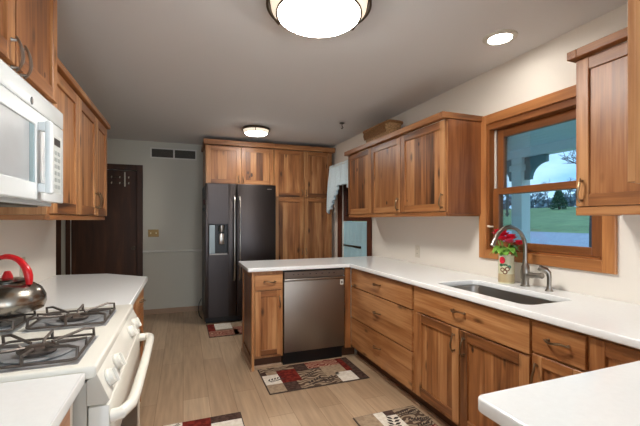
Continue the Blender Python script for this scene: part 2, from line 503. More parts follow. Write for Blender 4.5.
# back wall with the dark door
BX0, BX1, BZ = -1.40, -0.605, 2.03
mb = MB()
mb.box(XH, BX0, YB, YB + T, 0, ZC, PAINT_B); mb.box(BX1, XW, YB, YB + T, 0, ZC, PAINT_B); mb.box(BX0, BX1, YB, YB + T, BZ, ZC, PAINT_B)
struct(mb, 'wall_back')
struct(B1(XL - 0.12, XL, YR, 3.345, 0, ZC, PAINT_R, 0.003), 'wall_left')
struct(B1(XH - 0.1, XH, YR, YB + T, 0, ZC, PAINT_B), 'wall_hall')
mb = MB(); QX0, QX1, QZ0, QZ1 = -0.85, 1.75, 0.08, 2.34  # rear wall; its wide opening is added for the fill lamp
mb.box(XH, QX0, YR - 0.1, YR, 0, ZC, PAINT_R); mb.box(QX1, XW, YR - 0.1, YR, 0, ZC, PAINT_R)
mb.box(QX0, QX1, YR - 0.1, YR, 0, QZ0, PAINT_R); mb.box(QX0, QX1, YR - 0.1, YR, QZ1, ZC, PAINT_R)
struct(mb, 'wall_rear')
mb = MB()  # unseen window frame, assumed here to hold the fill lamp
for x_ in (QX0, 0.42, QX1 - 0.06): mb.box(x_, x_ + 0.06, YR - 0.08, YR - 0.02, QZ0, QZ1, T_Z)
mb.box(QX0, QX1, YR - 0.08, YR - 0.02, QZ0, QZ0 + 0.06, T_Z); mb.box(QX0, QX1, YR - 0.08, YR - 0.02, QZ1 - 0.06, QZ1, T_Z)
struct(mb, 'assumed_window')

# dark back door, casing and knob
d1 = struct(B1(BX0 + 0.004, BX1 - 0.004, YB + 0.03, YB + 0.07, 0.005, BZ - 0.004, D_Z, 0.002), 'door_1')
mb = MB()
mb.box(BX1, BX1 + 0.075, YB - 0.018, YB + 0.002, 0, BZ + 0.075, D_Z, 0.003)
mb.box(BX0 - 0.05, BX0, YB - 0.018, YB + 0.002, 0, BZ + 0.075, D_Z, 0.003)
mb.box(BX0, BX1, YB - 0.018, YB + 0.002, BZ, BZ + 0.075, D_Z, 0.003)
mb.build('door_casing', d1)
MB().lathe([(0.0, 0), (0.026, 0.0), (0.028, 0.006), (0.012, 0.012), (0.011, 0.03), (0.026, 0.042), (0.027, 0.056), (0.0, 0.062)][::-1], (-0.65, YB - 0.032, 0.945), BRONZE, 20, axis=1).build('door_knob', d1)
struct(B1(-1.56, -1.50, YB - 0.018, YB, 0, 2.1, D_Z, 0.003), 'trim_1')
# chair rail and baseboard on the back wall
struct(MB().prism([(YB, 0.868), (YB - 0.02, 0.870), (YB - 0.03, 0.885), (YB - 0.024, 0.897), (YB, 0.9)], 0, BX1 + 0.076, XW - 0.01, WHITE_TRIM), 'trim_2')
struct(MB().prism([(YB, 0.0), (YB - 0.014, 0.0), (YB - 0.014, 0.058), (YB - 0.006, 0.068), (YB, 0.068)], 0, BX1 + 0.076, XW - 0.01, BASEB), 'baseboard_back')

# return-air grille high on the back wall
v = thing('wall_vent', 'white framed double wall vent with dark louvres high on back wall', 'vent', (-0.125, YB, 2.29))
mb = MB()
mb.box(-0.435, 0.185, YB - 0.008, YB, 2.215, 2.232, WHITE_TRIM); mb.box(-0.435, 0.185, YB - 0.008, YB, 2.348, 2.365, WHITE_TRIM)
for x_ in (-0.435, -0.135, 0.168): mb.box(x_, x_ + (0.017 if abs(x_ + 0.135) > 0.01 else 0.022), YB - 0.0075, YB, 2.232, 2.348, WHITE_TRIM)
mb.build('frame', v)
for x0_, x1_ in ((-0.418, -0.135), (-0.113, 0.168)):
    mb = MB(); mb.box(x0_, x1_, YB - 0.002, YB - 0.0005, 2.232, 2.348, BLACK)
    for k in range(9):
        z_ = 2.236 + k * 0.0125
        mb.prism([(YB - 0.007, z_), (YB - 0.005, z_), (YB - 0.002, z_ + 0.008), (YB - 0.003, z_ + 0.009)], 0, x0_, x1_, VENT_D)
    mb.build('louvre', v)

# brass switch plate
v = thing('switch_plate', 'antique brass double switch plate on back wall by dark door', 'switch', (-0.395, YB, 1.15))
B1(-0.465, -0.325, YB - 0.006, YB, 1.095, 1.20, BRASS, 0.003).build('plate', v)
for x_ in (-0.43, -0.36): B1(x_ - 0.006, x_ + 0.006, YB - 0.016, YB - 0.006, 1.138, 1.158, CREAM_P, 0.002).build('toggle', v)

# hook rack on the back door
v = thing('hook_rack', 'over-door hook rack with pale hooks hanging on the dark door', 'hook rack', (-0.87, YB + 0.02, 1.85))
mb = MB()
for z_ in (1.93, 1.85): mb.box(-1.06, -0.70, YB + 0.022, YB + 0.03, z_ - 0.008, z_ + 0.008, BRONZE)
mb.build('rail', v)
B1(-0.768, -0.752, YB + 0.012, YB + 0.022, 1.80, 2.0, CREAM_P, 0.002).build('strap', v)
for z_ in (1.93, 1.85):
    for x_ in (-1.03, -0.92, -0.82, -0.71):
        MB().tube([(x_, YB + 0.022, z_ + 0.01), (x_, YB + 0.0, z_ - 0.015), (x_, YB - 0.012, z_ - 0.012), (x_, YB - 0.014, z_ + 0.004)], 0.005, CREAM_P, 6).build('hook', v)

# ------------------------------------------------------------------ sink window
wy0, wy1, wz0, wz1 = WY0, WY1, WZ0, WZ1
w1 = bpy.data.objects.new('window_1', None); w1.location = (XW, (wy0 + wy1) / 2, wz0); COL.objects.link(w1); w1['kind'] = 'structure'
cw = 0.067
mb = MB()   # casing
mb.box(XW - 0.022, XW, wy1, wy1 + cw, wz0 - cw, wz1 + cw, T_Z, 0.003)
mb.box(XW - 0.022, XW, wy0 - cw, wy0, wz0 - cw, wz1 + cw, T_Z, 0.003)
mb.box(XW - 0.021, XW, wy0, wy1, wz1, wz1 + cw, T_Y, 0.003); mb.box(XW - 0.021, XW, wy0, wy1, wz0 - cw, wz0, T_Y, 0.003)
mb.build('casing', w1)
mb = MB()   # jamb lining
mb.box(XW - 0.004, XW + 0.13, wy1 - 0.02, wy1, wz0, wz1, S_Z); mb.box(XW - 0.004, XW + 0.13, wy0, wy0 + 0.02, wz0, wz1, S_Z)
mb.box(XW - 0.004, XW + 0.13, wy0 + 0.02, wy1 - 0.02, wz1 - 0.043, wz1, S_Y); mb.box(XW - 0.004, XW + 0.13, wy0 + 0.02, wy1 - 0.02, wz0, wz0 + 0.013, S_Y)
mb.build('jamb', w1)
mb = MB()   # vinyl side track
mb.box(XW + 0.045, XW + 0.055, wy1 - 0.034, wy1 - 0.02, wz0 + 0.014, wz1 - 0.045, WHITE_TRIM)
mb.build('sash_track', w1)


def sash(nm, x0, x1, z0, z1, st, rl, rt):
    mb = MB(); a0, a1 = wy0 + 0.022, wy1 - 0.036
    mb.box(x0, x1, a0, a0 + st, z0, z1, S_Z, 0.002); mb.box(x0, x1, a1 - st, a1, z0, z1, S_Z, 0.002)
    mb.box(x0, x1, a0 + st, a1 - st, z0, z0 + rl, S_Y, 0.002); mb.box(x0, x1, a0 + st, a1 - st, z1 - rt, z1, S_Y, 0.002)
    o = mb.build(nm, w1)
    xm = (x0 + x1) / 2
    B1(xm - 0.003, xm + 0.003, a0 + st - 0.003, a1 - st + 0.003, z0 + rl - 0.003, z1 - rt + 0.003, GLASS).build('pane', o)
    return o


sash('lower_sash', XW + 0.012, XW + 0.047, wz0 + 0.014, 1.566, 0.052, 0.05, 0.045)
sash('upper_sash', XW + 0.058, XW + 0.093, 1.521, wz1 - 0.045, 0.052, 0.045, 0.060)
MB().tube([(XW + 0.012, 2.09, 1.285), (XW - 0.012, 2.09, 1.285), (XW - 0.022, 2.11, 1.29)], 0.007, CREAM_P, 8).build('latch', w1)

# ------------------------------------------------------------------ pale blue garden door with dark frame, far right
d2 = bpy.data.objects.new('door_2', None); d2.location = (XW, 4.41, 0); COL.objects.link(d2); d2['kind'] = 'structure'
RW = [(0.2, hexc(52, 22, 14)), (0.6, hexc(84, 40, 24)), (0.9, hexc(104, 54, 32))]
RD_Z = wood('red_brown_casing', 2, RW, 0.4, knots=False, vary=0.3)
mb = MB()
mb.box(XW - 0.02, XW, DY0 - 0.10, DY0, 0, DZ1 + 0.08, RD_Z, 0.002); mb.box(XW - 0.02, XW, DY1, DY1 + 0.13, 0, DZ1 + 0.08, RD_Z, 0.002)
mb.box(XW - 0.02, XW, DY0, DY1, DZ1, DZ1 + 0.08, RD_Z, 0.002)
mb.build('casing', d2)
mb = MB(); nb = 8
for k in range(nb):     # boarded lower leaf
    a_ = DY0 + (DY1 - DY0) * k / nb; b_ = DY0 + (DY1 - DY0) * (k + 1) / nb
    mb.box(XW + 0.02, XW + 0.06, a_ + 0.001, b_ - 0.001, 0.01, 1.315, BLUE_DOOR, 0.004)
lf = mb.build('lower_leaf', d2)
MB().tube([(XW + 0.016, DY1 - 0.02, 0.98), (XW + 0.014, DY1 - 0.3, 0.98), (XW + 0.014, DY1 - 0.55, 0.98)], [0.013, 0.011, 0.016], BLACK, 8).build('strap_hinge', lf)
mb = MB()
mb.box(XW + 0.015, XW + 0.065, DY0, DY1, 1.32, 1.385, RD_Z, 0.002); mb.box(XW + 0.015, XW + 0.065, DY0, DY1, 1.98, DZ1, RD_Z, 0.002)
for a_ in (DY0, DY0 + 0.36, DY1 - 0.07): mb.box(XW + 0.015, XW + 0.065, a_, a_ + 0.07, 1.385, 1.98, RD_Z, 0.002)
uf = mb.build('upper_frame', d2)
B1(XW + 0.068, XW + 0.139, DY1 - 0.03, DY1 - 0.001, 0.0, DZ1 - 0.001, BLUE_DOOR, 0.002).build('jamb', d2)
B1(XW + 0.037, XW + 0.043, DY0 + 0.06, DY1 - 0.06, 1.38, 1.985, GLASS).build('pane', uf)

# curtain swag on a rod in front of the door
cu = thing('curtain', 'pale sheer curtain swag with a pointed tail beside the tall pantry', 'curtain', (2.0, 4.45, 2.08))
MB().tube([(XW - 0.002, 4.96, 2.09), (2.0, 4.96, 2.09), (2.0, 3.90, 2.09), (XW - 0.002, 3.90, 2.09)], 0.008, WHITE_TRIM, 8).build('rod', cu)
mb = MB(); NU, NV = 90, 14; g_ = []
for i in range(NU + 1):
    u = i / NU; y_ = 3.91 + 1.045 * u
    e_ = abs(u - 0.5) * 2
    zb = 1.80 - 0.42 * max(0, e_ - 0.25) / 0.75 + (0.10 * max(0, (e_ - 0.93) / 0.07))
    row = []
    for j in range(NV + 1):
        t_ = j / NV; z_ = 2.115 + (zb - 2.115) * t_
        x_ = 2.0 + (0.012 + 0.012 * t_) * math.sin(u * 2 * PI * 17) - 0.02 * t_ + 0.006 * math.sin(u * 40 + t_ * 5)
        row.append(mb.bm.verts.new((x_, y_ + (0.03 * t_ if u > 0.9 else 0), z_)))
    g_.append(row)
k = mb.mi(CURTAIN)
for i in range(NU):
    for j in range(NV):
        f = mb.bm.faces.new([g_[i][j], g_[i + 1][j], g_[i + 1][j + 1], g_[i][j + 1]]); f.material_index = k
o = mb.build('cloth', cu, 80)
md = o.modifiers.new('thickness', 'SOLIDIFY'); md.thickness = 0.002

# ------------------------------------------------------------------ base cabinets along the right wall
PX = 1.545                                  # carcass front plane, doors stand 20 mm proud
ZB0, ZB1 = 0.125, 0.865
G = 'hickory base cabinets'


def base_root(nm, label, cx_, cy_): return thing(nm, label, 'cabinet', (cx_, cy_, 0), G)


r1 = base_root('drawer_cabinet', 'hickory base cabinet with three wide drawers, between dishwasher and sink cabinet', 1.84, 2.69)
carcass(r1, '-X', PX, 2.195, 3.235, XW - PX - 0.003, 0, 0.878, toe=True)
for z0_, z1_ in ((0.702, ZB1), (0.402, 0.690), (ZB0, 0.390)):
    d = drawer_front(r1, '-X', PX, 2.215, 3.215, z0_, z1_)
    handle(d, '-X', PX, 2.70, (z0_ + z1_) / 2 + 0.01, 0.1, False)
B1(1.464, 1.525, 3.224, 3.244, 0.1, 0.878, W_Z, 0.001).build('filler_panel', r1)
B1(1.464, 1.60, 3.30, 3.315, 0.0, 0.1, TOE).build('toe_kick', r1)

r2 = base_root('sink_cabinet', 'hickory sink base cabinet with false front and pair of doors, below window', 1.84, 1.72)
carcass(r2, '-X', PX, 1.262, 2.193, XW - PX - 0.003, 0, 0.878, top=False, toe=True)
d = drawer_front(r2, '-X', PX, 1.268, 2.183, 0.702, ZB1, 'false_front'); handle(d, '-X', PX, 1.735, 0.795, 0.1, False)
d = door_panel(r2, '-X', PX, 1.268, 1.729, ZB0, 0.690, knots=((1.64, 0.60, 0.011),)); handle(d, '-X', PX, 1.693, 0.60, 0.1)
d = door_panel(r2, '-X', PX, 1.741, 2.168, ZB0, 0.690); handle(d, '-X', PX, 1.775, 0.60, 0.1)

r3 = base_root('narrow_cabinet', 'narrow hickory base cabinet with one pale drawer over a door, right of sink cabinet', 1.84, 1.13)
carcass(r3, '-X', PX, 1.004, 1.260, XW - PX - 0.003, 0, 0.878, toe=True)
d = drawer_front(r3, '-X', PX, 1.012, 1.254, 0.725, ZB1, n=1); handle(d, '-X', PX, 1.125, 0.80, 0.1, False)
d = door_panel(r3, '-X', PX, 1.012, 1.254, ZB0, 0.713, st=0.05); handle(d, '-X', PX, 1.228, 0.62, 0.1)

r4 = base_root('corner_cabinet', 'hickory corner base cabinet with framed door where counter meets near leg', 1.84, 0.8)
carcass(r4, '-X', PX, 0.64, 1.002, XW - PX - 0.003, 0, 0.878, toe=True)
door_panel(r4, '-X', PX, 0.70, 0.996, ZB0, ZB1)

r5 = base_root('base_cabinet', 'hickory base cabinet under the near worktop leg with plain end panel', 1.1, 0.37)
carcass(r5, '+Y', 0.64, 0.70, 1.524, 0.56, 0, 0.878, toe=True)
for a0_, a1_ in ((0.715, 1.10), (1.11, 1.49)): d = door_panel(r5, '+Y', 0.64, a0_, a1_, ZB0, ZB1); handle(d, '+Y', 0.64, 1.07 if a0_ < 1 else 1.14, 0.75)

# peninsula end cabinet
PY = 3.242
r6 = base_root('peninsula_cabinet', 'narrow hickory end cabinet left of dishwasher with panelled side', 0.72, 3.5)
carcass(r6, '-Y', PY, 0.588, 0.850, 0.545, 0, 0.878, toe=True)
d = drawer_front(r6, '-Y', PY, 0.594, 0.842, 0.715, 0.845); handle(d, '-Y', PY, 0.724, 0.785, 0.1, False)
d = door_panel(r6, '-Y', PY, 0.594, 0.842, ZB0, 0.702, st=0.05); handle(d, '-Y', PY, 0.815, 0.60, 0.1)
mb = MB()   # framed end panel
X0, X1 = 0.565, 0.5875
mb.box(X0, X1, 3.225, 3.285, 0.0, 0.878, W_Z, 0.002); mb.box(X0, X1, 3.725, 3.785, 0.0, 0.878, W_Z, 0.002)
mb.box(X0, X1, 3.285, 3.725, 0.0, 0.11, W_Y, 0.002); mb.box(X0, X1, 3.285, 3.725, 0.81, 0.878, W_Y, 0.002)
for k in range(4): mb.box(X0 + 0.010, X1, 3.285 + 0.11 * k, 3.395 + 0.11 * k, 0.11, 0.81, W_DZ)
mb.build('end_panel', r6)
MB().prism([(0.5645, 0.0), (0.5645, 0.035), (0.558, 0.035), (0.552, 0.0)], 1, 3.222, 3.785, BASEB).build('shoe_moulding', r6)
pb = base_root('peninsula_back_panel', 'hickory back panel closing the far side of the peninsula', 1.2, 3.79)
B1(0.60, 1.52, 3.789, 3.805, 0.0, 0.878, W_Z, 0.001).build('panel', pb)
pb['category'] = 'panel'

# ------------------------------------------------------------------ dishwasher
dw = thing('dishwasher', 'stainless steel built-in dishwasher in the peninsula, beside floor rug', 'dishwasher', (1.157, 3.5, 0))
B1(0.858, 1.456, 3.262, 3.78, 0.1, 0.872, BLACK).build('tub', dw)
mb = MB()
mb.box(0.858, 1.456, 3.222, 3.26, 0.125, 0.775, DW_STEEL, 0.004, 2)
mb.box(0.858, 1.456, 3.212, 3.26, 0.777, 0.797, STEEL, 0.006, 2)
dd = mb.build('door', dw)
cp = B1(0.858, 1.456, 3.222, 3.26, 0.800, 0.862, DW_TOP, 0.003).build('control_panel', dw)
for x_ in (0.94, 0.985, 1.03, 1.10, 1.16, 1.22, 1.29, 1.34): B1(x_, x_ + 0.014, 3.2195, 3.222, 0.832, 0.838, BLACK).build('button', cp)
st_ = MB(); st_.box(1.412, 1.444, 3.2205, 3.222, 0.715, 0.765, WHITE_TRIM); st_.box(1.419, 1.437, 3.2198, 3.2205, 0.728, 0.750, DW_TOP)
st_.build('energy_sticker', dd)
B1(0.862, 1.452, 3.275, 3.30, 0.0, 0.118, BLACK).build('toe_panel', dw)

# ------------------------------------------------------------------ worktops


def slab(name, outer, holes, z0, z1, m, bev=0.006):
    cu_ = bpy.data.curves.new(name, 'CURVE'); cu_.dimensions = '2D'; cu_.fill_mode = 'BOTH'
    cu_.extrude = (z1 - z0) / 2 - bev; cu_.bevel_depth = bev; cu_.bevel_resolution = 2; cu_.offset = -bev
    for pts in [outer] + holes:
        sp = cu_.splines.new('POLY'); sp.points.add(len(pts) - 1); sp.use_cyclic_u = True
        for q, (x_, y_) in zip(sp.points, pts): q.co = (x_, y_, 0, 1)
    o = bpy.data.objects.new(name, cu_); COL.objects.link(o)
    dg = bpy.context.evaluated_depsgraph_get()
    me = bpy.data.meshes.new_from_object(o.evaluated_get(dg)); me.name = name
    bpy.data.objects.remove(o); bpy.data.curves.remove(cu_)
    for v_ in me.vertices: v_.co.z += (z0 + z1) / 2
    me.materials.clear(); me.materials.append(m)
    for pl in me.polygons: pl.use_smooth = True
    me.set_sharp_from_angle(angle=math.radians(35))
    ob = bpy.data.objects.new(name, me); COL.objects.link(ob); return ob


def rrect(x0, x1, y0, y1, r, n=6, ccw=True):
    pts = []
    for cx_, cy_, a in ((x1 - r, y0 + r, -PI / 2), (x1 - r, y1 - r, 0), (x0 + r, y1 - r, PI / 2), (x0 + r, y0 + r, PI)):
        for i in range(n + 1): pts.append((cx_ + r * math.cos(a + i * PI / 2 / n), cy_ + r * math.sin(a + i * PI / 2 / n)))
    return pts if ccw else pts[::-1]


def arc(cx_, cy_, r, a0, a1, n=5): return [(cx_ + r * math.cos(a0 + (a1 - a0) * i / n), cy_ + r * math.sin(a0 + (a1 - a0) * i / n)) for i in range(n + 1)]


SX0, SX1, SY0, SY1 = 1.590, 1.935, 1.335, 2.035
ex = XW - 0.002
outer = arc(0.655 + 0.02, 0.06 + 0.02, 0.02, PI, 1.5 * PI) + [(ex, 0.06), (ex, 3.795)] + arc(0.526 + 0.02, 3.795 - 0.02, 0.02, PI / 2, PI) \
    + arc(0.526 + 0.012, 3.197 + 0.012, 0.012, PI, 1.5 * PI) + [(1.50, 3.197), (1.50, 0.695)] + arc(0.655 + 0.022, 0.695 - 0.022, 0.022, PI / 2, PI)
wt = slab('worktop', outer, [rrect(SX0, SX1, SY0, SY1, 0.05, ccw=False)], 0.879, 0.914, QUARTZ)
tag(wt, 'long white quartz worktop wrapping peninsula, sink wall and near leg', 'worktop')
lw = slab('worktop', [(XL + 0.002, 2.012), (-0.248, 2.012), (-0.248, 3.00), (-0.56, 3.29), (XL + 0.002, 3.335)], [], 0.879, 0.914, QUARTZ)
tag(lw, 'white worktop with clipped corner beyond the gas range, before dark door', 'worktop')
nw = slab('worktop', [(XL + 0.002, 0.1), (-0.255, 0.1), (-0.255, 1.178), (XL + 0.002, 1.178)], [], 0.879, 0.914, QUARTZ)
tag(nw, 'short white worktop on the near side of the gas range', 'worktop')

# sink
sk = thing('sink', 'undermount stainless steel sink basin set in white worktop under window', 'sink', ((SX0 + SX1) / 2, (SY0 + SY1) / 2, 0.70))
mb = MB(); prof = [(0.012, 0.878, 0.055), (0.0, 0.8775, 0.05), (0.004, 0.86, 0.05), (0.014, 0.73, 0.055), (0.03, 0.706, 0.06), (0.09, 0.70, 0.06)]
rings = []
for i_, (ins, z_, rr) in enumerate(prof):
    ins = -ins if i_ == 0 else ins
    rings.append([mb.bm.verts.new((x_, y_, z_)) for x_, y_ in rrect(SX0 + ins, SX1 - ins, SY0 + ins, SY1 - ins, rr)])
k = mb.mi(SINK_ST)
for A, B in zip(rings, rings[1:]):
    for j in range(len(A)):
        f = mb.bm.faces.new([A[j], A[(j + 1) % len(A)], B[(j + 1) % len(A)], B[j]]); f.material_index = k
f = mb.bm.faces.new(rings[-1]); f.material_index = k
bmesh.ops.recalc_face_normals(mb.bm, faces=mb.bm.faces); bmesh.ops.reverse_faces(mb.bm, faces=mb.bm.faces)
mb.build('basin', sk, 50)
MB().lathe([(0.0, 0.0005), (0.04, 0.001), (0.042, 0.003), (0.03, 0.0035), (0.028, 0.002), (0.0, 0.002)], ((SX0 + SX1) / 2, (SY0 + SY1) / 2, 0.7), NICKEL, 24).build('drain', sk)

# faucet and side spray
fx, fy, fz = 2.04, 1.725, 0.914
fa = thing('faucet', 'brushed nickel gooseneck kitchen faucet behind the sink', 'faucet', (fx, fy, fz))
MB().lathe([(0.0, 0), (0.028, 0), (0.028, 0.006), (0.023, 0.012), (0.021, 0.04), (0.025, 0.05), (0.027, 0.09), (0.024, 0.125), (0.016, 0.14), (0.015, 0.165), (0.0, 0.165)], (fx, fy, fz), NICKEL, 24).build('body', fa)
pts = [(fx, fy, fz + 0.15), (fx, fy, fz + 0.22), (fx, fy, fz + 0.245)]
R_ = 0.132
for i in range(1, 15):
    a = PI * i / 14 * 0.86
    pts.append((fx - R_ + R_ * math.cos(a), fy, fz + 0.245 + R_ * math.sin(a)))
lx, ly, lz = pts[-1]
pts += [(lx - 0.008, fy, lz - 0.016), (lx - 0.018, fy, lz - 0.036)]
MB().tube(pts, [0.0125] * (len(pts) - 3) + [0.0125, 0.014, 0.0155], NICKEL, 14).build('spout', fa)
MB().tube([(fx, fy - 0.02, fz + 0.075), (fx, fy - 0.05, fz + 0.075), (fx, fy - 0.06, fz + 0.076), (fx, fy - 0.095, fz + 0.08), (fx, fy - 0.115, fz + 0.083), (fx, fy - 0.122, fz + 0.084)],
          [0.017, 0.019, 0.015, 0.015, 0.020, 0.015], NICKEL, 14).build('lever', fa)
sp = thing('side_spray', 'small brushed nickel side spray standing right of the faucet', 'sprayer', (2.03, 1.555, fz))
MB().lathe([(0.0, 0), (0.022, 0), (0.022, 0.005), (0.015, 0.012), (0.013, 0.03), (0.0, 0.03)], (2.03, 1.555, fz), NICKEL, 20).build('holder', sp)
MB().tube([(2.03, 1.555, fz + 0.028), (2.03, 1.555, fz + 0.085), (2.028, 1.558, fz + 0.105), (2.02, 1.568, fz + 0.120), (2.0, 1.588, fz + 0.132), (1.994, 1.596, fz + 0.136)],
          [0.012, 0.013, 0.017, 0.019, 0.019, 0.015], NICKEL, 12).build('spray_head', sp)

# ------------------------------------------------------------------ vase and flowers
vx, vy, vz = 2.03, 1.862, 0.914
va = thing('vase', 'cream ceramic vase with painted flowers, on worktop left of faucet', 'vase', (vx, vy, vz))
MB().lathe([(0.0, 0), (0.046, 0), (0.05, 0.006), (0.049, 0.05), (0.05, 0.12), (0.047, 0.16), (0.05, 0.188), (0.044, 0.188), (0.041, 0.16), (0.043, 0.02), (0.0, 0.015)], (vx, vy, vz), CERAMIC, 28).build('body', va)
n_motif = [0]


def blob(ang, z_, w, h, m, n=12, rr=0.0505, name='painted_flower'):
    mb_ = MB(); pts = []
    for i in range(n):
        a = 2 * PI * i / n
        q = ang + w * math.cos(a) / rr
        pts.append((vx + rr * math.cos(q), vy + rr * math.sin(q), vz + z_ + h * math.sin(a)))
    mb_.poly(pts, m); return mb_.build(name, va)


fa0 = math.atan2(-vy, -vx)      # towards the room
blob(fa0 - 0.5, 0.155, 0.020, 0.024, PETAL, rr=0.0515)
for da, z_, w_, h_, m_, r_ in ((-0.62, 0.122, 0.013, 0.010, PAINTG, 0.0520), (-0.15, 0.124, 0.018, 0.007, PAINTG, 0.0518), (0.35, 0.112, 0.014, 0.012, PAINTG, 0.0516)):
    blob(fa0 + da, z_, w_, h_, m_, rr=r_, name='painted_leaf')
for da, z_ in ((0.12, 0.098), (-0.45, 0.092), (-0.15, 0.078)):
    blob(fa0 + da, z_, 0.016, 0.015, PAINTB, rr=0.0524, name='painted_scroll'); blob(fa0 + da, z_, 0.008, 0.008, CERAMIC, rr=0.0530, name='painted_scroll')
MB().lathe([(0.0498, 0.008), (0.0505, 0.010), (0.0505, 0.062), (0.0498, 0.064)], (vx, vy, vz), STAIN, 28).build('painted_band', va)
fl = thing('flower_bouquet', 'bunch of red artificial flowers with green leaves in cream vase', 'flowers', (vx, vy, vz + 0.2))
heads = [(-0.02, 0.03, 0.335, 0.060, PETAL), (0.005, -0.03, 0.31, 0.044, PETAL), (-0.035, -0.055, 0.285, 0.034, PINK), (0.03, -0.075, 0.275, 0.036, PETAL), (-0.01, 0.06, 0.30, 0.030, PINK), (-0.045, -0.01, 0.30, 0.036, PETAL)]
mb = MB()
for dx, dy, dz, rr, m_ in heads: mb.tube([(vx + dx * 0.2, vy + dy * 0.2, vz + 0.16), (vx + dx * 0.5, vy + dy * 0.5, vz + 0.2), (vx + dx, vy + dy, vz + dz - rr * 0.5)], 0.0025, LEAF, 6)
mb.build('stems', fl)
for dx, dy, dz, rr, m_ in heads:
    mb = MB(); c = Vector((vx + dx, vy + dy, vz + dz))
    for ring, (nr, tilt, ln) in enumerate(((6, 0.25, 0.75), (8, 0.75, 0.95), (9, 1.2, 1.0))):
        for i in range(nr):
            a = 2 * PI * i / nr + ring * 0.4
            out = Vector((math.cos(a), math.sin(a), 0)); up = Vector((0, 0, 1)); sd = out.cross(up)
            tip = c + (out * math.sin(tilt) + up * math.cos(tilt)) * rr * ln - up * rr * 0.3
            mid = c + (out * math.sin(tilt) + up * math.cos(tilt) * 0.6) * rr * ln * 0.6 - up * rr * 0.35
            base = c - up * rr * 0.5
            w = rr * 0.42
            mb.poly([base, mid + sd * w, tip + sd * w * 0.5, tip - sd * w * 0.5, mid - sd * w], m_)
    mb.build('bloom', fl, 80)
for dx, dy, dz, a, L in ((-0.02, 0.0, 0.20, -2.3, 0.13), (-0.01, -0.01, 0.205, -1.5, 0.10), (-0.02, 0.0, 0.215, -2.7, 0.12), (-0.01, -0.01, 0.225, -1.9, 0.11), (-0.02, 0.03, 0.21, 2.4, 0.09), (0, 0.03, 0.22, 1.5, 0.08), (-0.03, -0.02, 0.22, -2.8, 0.085), (-0.03, 0.015, 0.235, 2.9, 0.075), (0.0, -0.03, 0.24, -1.0, 0.08)):
    mb = MB(); o_ = Vector((vx + dx, vy + dy, vz + dz)); d_ = Vector((math.cos(a), math.sin(a), 0.75)).normalized(); s_ = d_.cross(Vector((0, 0, 1))).normalized()
    n_ = s_.cross(d_)
    L_, R__ = [], []
    for i in range(7):
        t_ = i / 6; w = 0.034 * math.sin(PI * min(1, t_ * 0.95 + 0.03)) ** 0.8
        c = o_ + d_ * L * t_ - Vector((0, 0, 0.085)) * t_ * t_
        L_.append(mb.bm.verts.new(c + s_ * w + n_ * w * 0.4)); R__.append(mb.bm.verts.new(c - s_ * w + n_ * w * 0.4))
        if i == 0: C_ = []
        C_.append(mb.bm.verts.new(c))
    k = mb.mi(LEAF)
    for i in range(6):
        for P_, Q_ in ((L_, C_), (C_, R__)):
            f = mb.bm.faces.new([P_[i], P_[i + 1], Q_[i + 1], Q_[i]]); f.material_index = k
    mb.build('leaf', fl, 80)

# ------------------------------------------------------------------ wall cabinets
GU = 'hickory wall cabinets'


def crown(parent, pieces):
    mb = MB()
    for x0_, x1_, y0_, y1_, z0_, z1_, m_ in pieces: mb.box(x0_, x1_, y0_, y1_, z0_, z1_, m_, 0.003)
    return mb.build('crown_moulding', parent)


UX = 1.81   # right uppers: carcass front, door face at 1.79
u1 = thing('wall_cabinet', 'three-door hickory wall cabinet with flat crown, left of window', 'cabinet', (1.97, 3.02, 1.37), GU)
carcass(u1, '-X', UX, 2.18, 3.86, XW - UX - 0.003, 1.395, 2.075)
for a0_, a1_, h_, kn_ in ((2.184, 2.766, 2.212, ((2.516, 1.955, 0.012), (2.68, 1.50, 0.006))), (2.774, 3.306, 2.802, ((3.016, 1.496, 0.012),)), (3.314, 3.856, None, ((3.646, 1.89, 0.014),))):
    d = door_panel(u1, '-X', UX, a0_, a1_, 1.40, 2.07, knots=kn_)
    if h_: handle(d, '-X', UX, h_, 1.475, 0.1)
crown(u1, [(1.752, XW - 0.003, 2.162, 2.20, 2.076, 2.122, W_X), (1.752, 1.80, 2.20, 3.885, 2.076, 2.122, W_Y), (1.80, XW - 0.003, 3.84, 3.885, 2.076, 2.122, W_X)])
B1(UX + 0.001, XW - 0.004, 2.172, 2.1795, 1.38, 2.075, W_DZ).build('side_panel', u1)
B1(UX - 0.012, UX + 0.008, 2.182, 3.858, 1.363, 1.394, W_Y, 0.002).build('light_rail', u1)
B1(UX + 0.009, XW - 0.003, 2.182, 2.20, 1.363, 1.394, W_X, 0.001).build('light_rail', u1)

u2 = thing('wall_cabinet', 'single hickory wall cabinet overlapping the right side of the window', 'cabinet', (1.97, 0.95, 1.37), GU)
carcass(u2, '-X', UX, 0.66, 1.236, XW - UX - 0.025, 1.398, 2.108)
d = door_panel(u2, '-X', UX, 0.664, 1.232, 1.40, 2.106); handle(d, '-X', UX, 1.203, 1.475, 0.1)
crown(u2, [(1.752, XW - 0.025, 1.205, 1.252, 2.109, 2.150, W_X), (1.752, 1.80, 0.66, 1.205, 2.109, 2.150, W_Y)])
B1(UX - 0.014, UX + 0.006, 0.662, 1.237, 1.357, 1.397, W_Y, 0.002).build('light_rail', u2)
B1(UX + 0.007, XW - 0.025, 1.217, 1.237, 1.357, 1.397, W_X, 0.002).build('light_rail', u2)

